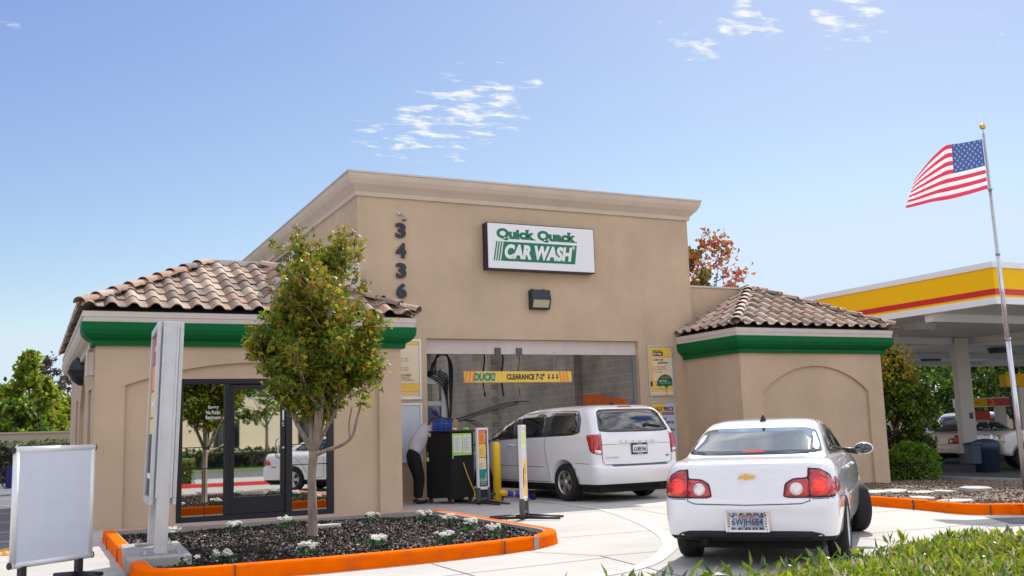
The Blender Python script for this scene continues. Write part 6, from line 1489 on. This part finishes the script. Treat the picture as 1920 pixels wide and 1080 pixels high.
# trees behind the pumps
for i, (px, dd, H_, cr, lb) in enumerate(((1680, 66, 8.6, 4.0, 'dark green street tree behind the golden bush'), (1745, 72, 8.2, 4.0, 'green street tree above the white SUV'), (1800, 78, 8.6, 4.2, 'green street tree just right of the canopy column'), (1850, 70, 8.0, 4.0, 'green street tree above the pump'), (1905, 66, 7.6, 3.8, 'green street tree cut by the right edge of the photo'),
                                            (1770, 95, 10, 5, 'farthest green tree between the column and the SUV'), (1880, 98, 10, 5, 'farthest green tree at the right'))):
    v = at(px, 800, dd); big_tree('street_tree', (v.x, v.y, -.19), H_, cr, 3600, .34, [(.045, .10, .012), (.08, .17, .015), (.14, .24, .02), (.025, .05, .01)], [4, 4, 3, 2], lb, .16, .22, 'street trees behind the pumps', 40+i, nclump=70)
v = at(1890, 828, 95); g = MB(); g.b2((-30, 0, -.19), (14, .3, 2.2)); o = g.build('boundary_wall', 'beige_wall', None, loc=(v.x, v.y, 0)); tag(o, 'pale wall far behind the pumps', 'wall'); o.rotation_euler.z = R(-35)

# ================================================================= GAS STATION
cn = empty('gas_station_canopy', (22.3, 17.6, 4.3), 0, 'large filling station canopy with yellow fascia and red stripe at the right', 'canopy')
CXW, CYW, FH = 40, 19.8, 1.10
g = MB(); g.b2((.08, .08, .02), (CXW-.08, CYW-.08, .12))
g.build('soffit', 'canopy_soffit', cn)
def fasc(name, z0, z1, m, o_=0):
    g = MB()
    g.sweep([(o_, z0), (o_, z1)], [(0, CYW), (0, 0), (CXW, 0)], 0); g2_ = MB(); pth = [(0, CYW), (0, 0), (CXW, 0), (CXW, CYW)]
    g2_.sweep([(-.2, z0), (o_, z0), (o_, z1), (-.2, z1)], pth+[(0, CYW)], 0); return g2_.build(name, m, cn)
fasc('lower_trim', .0, .18, 'canopy_white', .03); fasc('fascia_band', .182, .945, 'canopy_yellow', .0); fasc('red_stripe', .25, .40, 'canopy_red', .012); fasc('upper_trim', .947, 1.10, 'canopy_white', .03)
g = MB(); g.b2((.1, .1, .5), (CXW-.1, CYW-.1, .9)); g.build('deck', 'canopy_white', cn)
g = MB()
for y in (2.2, 8.2, 14.2, 18.6): g.b2((.2, y, -.20), (CXW-.2, y+.28, .018))
for x in (8.6, 22): g.b2((x, .2, -.19), (x+.28, CYW-.2, .017))
g.build('beam', 'canopy_white', cn)
for (x, y) in ((2.2, 4.5), (5.4, 10.5), (5.8, 13.0), (5.6, 17.0), (12, 4.8), (14.5, 11.5), (15.5, 16), (2.2, 11)):
    lm = empty('soffit_lamp', (0, 0, 0)); lm.parent = cn; g = MB(); g.prism([(-.45, 0), (.45, 0), (.35, .2), (-.35, .2)], T3(x, y+.25, .02) @ Matrix(((1, 0, 0, 0), (0, 0, -1, 0), (0, -1, 0, 0), (0, 0, 0, 1))), .5); g.build('lamp_body', 'steel_dark' if x > 8 else 'alu_matte', lm)
COLS = [((30.45, 25.9), 'white canopy column with posted notices and a blue wheelchair decal'), ((44, 25.9), None), ((30.6, 34.5), None)]
v1 = empty('canopy_column', (30.45, 25.75, -.19), R(-28), 'white canopy column with posted notices and a blue wheelchair decal beside the blue bin', 'column')
g = MB(); g.b2((-.24, -.24, .38), (.24, .24, 4.5)); g.build('shaft', 'post_white', v1, bevel=.01); g = MB(); g.b2((-.27, -.27, 0), (.27, .27, .38)); g.build('base', 'number_black', v1, bevel=.01)
g = MB()
for k in range(9): g.b2((-.17, -.2425, 1.62+.09*k), (.15-.04*(k % 3), -.2405, 1.635+.09*k)); g.b2((-.17, -.2425, 1.0+.06*k), (.13, -.2405, 1.01+.06*k))
g.build('notice_print', 'alu_matte', v1)
g = MB(); g.b2((.03, -.2430, 1.62-.02), (.17, -.2415, 1.82)); g.build('decal', 'plate_blue', v1)
pm = at(1843, 860, 44); 
pu = empty('fuel_pump', (pm.x, pm.y, -.19), R(-30), 'fuel pump number 2 under a yellow and red header between two white posts', 'fuel pump'); pu.scale = (.82, .82, .82)
g = MB(); g.b2((-1.2, -.3, 2.55), (1.55, .3, 3.05)); g.build('header', 'canopy_white', pu, bevel=.02)
g = MB(); g.b2((-1.19, -.305, 2.60), (.38, -.301, 3.0)); g.build('header_yellow', 'canopy_yellow', pu); g = MB(); g.b2((.38, -.306, 2.60), (1.54, -.302, 3.0)); g.build('header_red', 'canopy_red', pu)
text(pu, '2', T3(.65, -.308, 2.8) @ FRONT, .24, .30, 'canopy_yellow', bold=.02); text(pu, 'Quality Fuels', T3(-.4, -.307, 2.8) @ FRONT, .85, .13, 'canopy_red', bold=.01, shear=.2)
for x in (-.95, 1.1):
    g = MB(); g.b2((x-.20, -.25, 0), (x+.24, .25, 2.55)); g.build('post', 'post_white', pu, bevel=.02)
g = MB(); g.b2((-.6, -.25, 0), (.75, .25, 1.62)); g.build('pump_body', 'black', pu, bevel=.02)
g = MB(); g.b2((-.40, -.27, 1.64), (.50, .20, 2.35)); g.build('topper', 'canopy_red', pu, bevel=.02)
g = MB(); g.b2((-.5, -.262, .85), (-.2, -.254, 1.5)); g.b2((.25, -.262, 1.0), (.5, -.254, 1.4)); g.b2((-.1, -.262, 1.2), (.1, -.254, 1.45)); g.build('screen', 'print_white', pu)
for q_ in (((.5, -.266, .7), (.68, -.256, 1.3)), ((-.35, -.274, 1.9), (.42, -.272, 2.2))): g = MB(); g.b2(*q_); g.build('price_panel', 'print_red', pu)
g = MB(); g.b2((-2.2, -.8, 0), (2.6, .8, .16)); g.build('island', 'concrete_old', pu, bevel=.03)
# second header at the frame's edge
v = at(1935, 860, 36); p2_ = empty('fuel_pump', (v.x, v.y, -.19), R(-30), 'yellow pump header entering at the right edge of the photo', 'fuel pump')
g = MB(); g.b2((-.75, -.3, 2.7), (1.6, .3, 3.15)); g.build('header', 'canopy_yellow', p2_, bevel=.02); g = MB(); g.b2((-.3, -.22, 0), (.1, .22, 2.7)); g.build('post', 'post_white', p2_, bevel=.02); g = MB(); g.b2((.12, -.25, 0), (1.2, .25, 1.6)); g.build('pump_body', 'black', p2_, bevel=.02)
# bin
v = at(1850, 885, 33.0); cx_, cy_ = 26.15, 21.5
tb_ = empty('waste_bin', (cx_, cy_, -.19), R(-25), 'dark blue double waste bin beside the canopy column', 'waste bin'); tb_.scale = (.92, .92, .86)
g = MB(); g.lathe([(.001, 0), (.36, 0), (.40, .75), (.43, .76), (.43, .98), (.38, 1.05), (.25, 1.13), (.001, 1.16)], Matrix(), 28); g.build('barrel', 'trash_blue', tb_)
g = MB(); g.b2((-.62, -.30, .30), (-.30, .25, .95)); g.prism([(-.66, .95), (-.28, .95), (-.28, 1.06), (-.58, 1.02)], T3(0, -.32, 0) @ Matrix(((1, 0, 0, 0), (0, 0, 1, 0), (0, 1, 0, 0), (0, 0, 0, 1))), .6); g.build('side_box', 'trash_blue', tb_, bevel=.02)
# flagpole
d0 = _f+_r*((1923-960)/FPX)+_u*((540-915)/FPX); base = Vector((0, 0, 1.4))+d0*20.6; d1 = _f+_r*((1844-960)/FPX)+_u*((540-250)/FPX); tt = 20.6; topp = Vector((0, 0, 1.4))+d1*tt
for _ in range(3): pass
fp_ = empty('flagpole', (base.x, base.y, base.z if base.z < .1 else 0), 0, 'silver flagpole with a gold ball finial at the right', 'flagpole')
bz = fp_.location.z; rel = topp-Vector((base.x, base.y, bz)); up = rel.normalized()
g = MB(); L1 = rel.length; g.tube([up*-.2, up*(L1*.42)], [.055, .050], 16); g.tube([up*(L1*.42), up*(L1*.66), up*(L1*.66+.001), up*L1], [.043, .040, .034, .028], 16); g.build('shaft', 'pole', fp_)
g = MB()
for k in (.42, .66, .843): g.tube([up*(L1*k-.02), up*(L1*k+.02)], .058 if k < .5 else .048, 16)
g.build('collar', 'galv', fp_)
g = MB(); g.tube([up*L1, up*(L1+.10)], .008, 8); g.ell(up*(L1+.14), (.062, .062, .062), 16, 12); g.build('finial', 'gold', fp_)
g = MB(); g.tube([up*(L1-.1)-RT*.035, up*(L1*.5)-RT*.05, up*1.0-RT*.05], .004, 5); g.build('halyard', 'print_white', fp_)
# flag as woven mesh: cells carry stripe / canton material
def flag_pt(u, v):
    """u 0 hoist..1 fly, v 0 bottom..1 top; in camera-ish plane, real cloth shape, metres"""
    hoist = up*(L1-.12-1.02*(1-v))-RT*.045
    x = -1.80*u; drop = -.33*u-.06*u*u-.06*math.sin(u*3)*(1-v)
    topfold = 0
    if u > .45: topfold = -(u-.45)**1.35*1.05*(v**1.2)
    xx = x+.42*max(0, u-.5)*v*1.25
    depth = .12*math.sin(u*7.5+v*1.2)*u+.05*math.sin(u*15+v*4)*u+.28*max(0, u-.72)*v
    return hoist+RT*xx+Vector((0, 0, drop+topfold))+FW*depth+FW*(-.35*u)
fg = empty('flag', tuple(Vector(fp_.location)+up*(L1-.6)), 0, 'stars and stripes flag blowing left from the flagpole', 'flag'); off = -up*(L1-.6)
NU, NV = 60, 52; parts_ = {'flag_red': MB(), 'flag_white': MB(), 'flag_blue': MB()}
grid = [[flag_pt(i/NU, j/NV)+off for i in range(NU+1)] for j in range(NV+1)]
for j in range(NV):
    for i in range(NU):
        u, v = (i+.5)/NU, (j+.5)/NV; s_i = int((1-v)*13); m_ = 'flag_blue' if (u < .4 and s_i < 7) else ('flag_red' if s_i % 2 == 0 else 'flag_white')
        parts_[m_].add([grid[j][i], grid[j][i+1], grid[j+1][i+1], grid[j+1][i]], [(0, 1, 2, 3)], 0, True)
for m_, nm in (('flag_red', 'red_stripes'), ('flag_white', 'white_stripes'), ('flag_blue', 'canton')): parts_[m_].build(nm, m_, fg)
g = MB(); 
for rr_ in range(9):
    for cc in range(6 if rr_ % 2 == 0 else 5):
        u0 = .4*((cc+.5)/6 if rr_ % 2 == 0 else (cc+1)/6); v0 = 1-(7/13)*(rr_+.6)/9.4; su, sv2 = .019, .032
        for sgn in (1, -1):
            pts = []
            for k in range(10):
                a = math.pi/2+k*math.pi/5; q = 1 if k % 2 == 0 else .42; pts.append(flag_pt(u0+su*q*math.cos(a), v0+sv2*q*math.sin(a))+off-FW*.006*sgn)
            c_ = flag_pt(u0, v0)+off-FW*.006*sgn; g.add([c_]+pts, [(0, k+1, (k+1) % 10+1) for k in range(10)], 0)
g.build('stars', 'flag_white', fg)

# ================================================================= ACROSS THE STREET (mirrored in the glass)
sb = empty('shop_building', (0, -30, 0), 0, 'cream shop building across the street', 'building')
g = MB(); g.b2((-40, -6, -.1), (45, 0, 6.5)); g.build('wall', 'cream_wall', sb)
g = MB(); g.b2((-40.1, -.01, 0), (45.1, .35, .9)); g.build('plinth', 'beige_wall', sb); g = MB(); g.b2((-40.2, -.2, 6.3), (45.2, .4, 6.8)); g.b2((-12, .0, 3.1), (6, .8, 3.35)); g.build('cornice', 'canopy_white', sb)
g = MB()
for i in range(-6, 8): g.b2((i*5.5, .01, 1.0), (i*5.5+1.6, .06, 2.9))
g.build('window', 'car_glass', sb); g = MB(); g.b2((-30, .4, 3.4), (-8, .5, 4.1)); g.build('sign_band', 'blue_plastic', sb)
box_hedge('hedge', -40, 40, -21, -19.8, .9, 7000, 'long hedge on the lawn across the street', PALH, .22)
for i, (x, y) in enumerate(((-6, -19), (3, -18.5), (12, -19), (21, -18.7), (-15, -18.5))): big_tree('street_tree', (x, y, 0), 6.2, 2.0, 1500, .26, PG, [4, 4, 3, 2], ['young tree across the street'][0], .08, .42, 'trees across the street', 70+i, nclump=35)
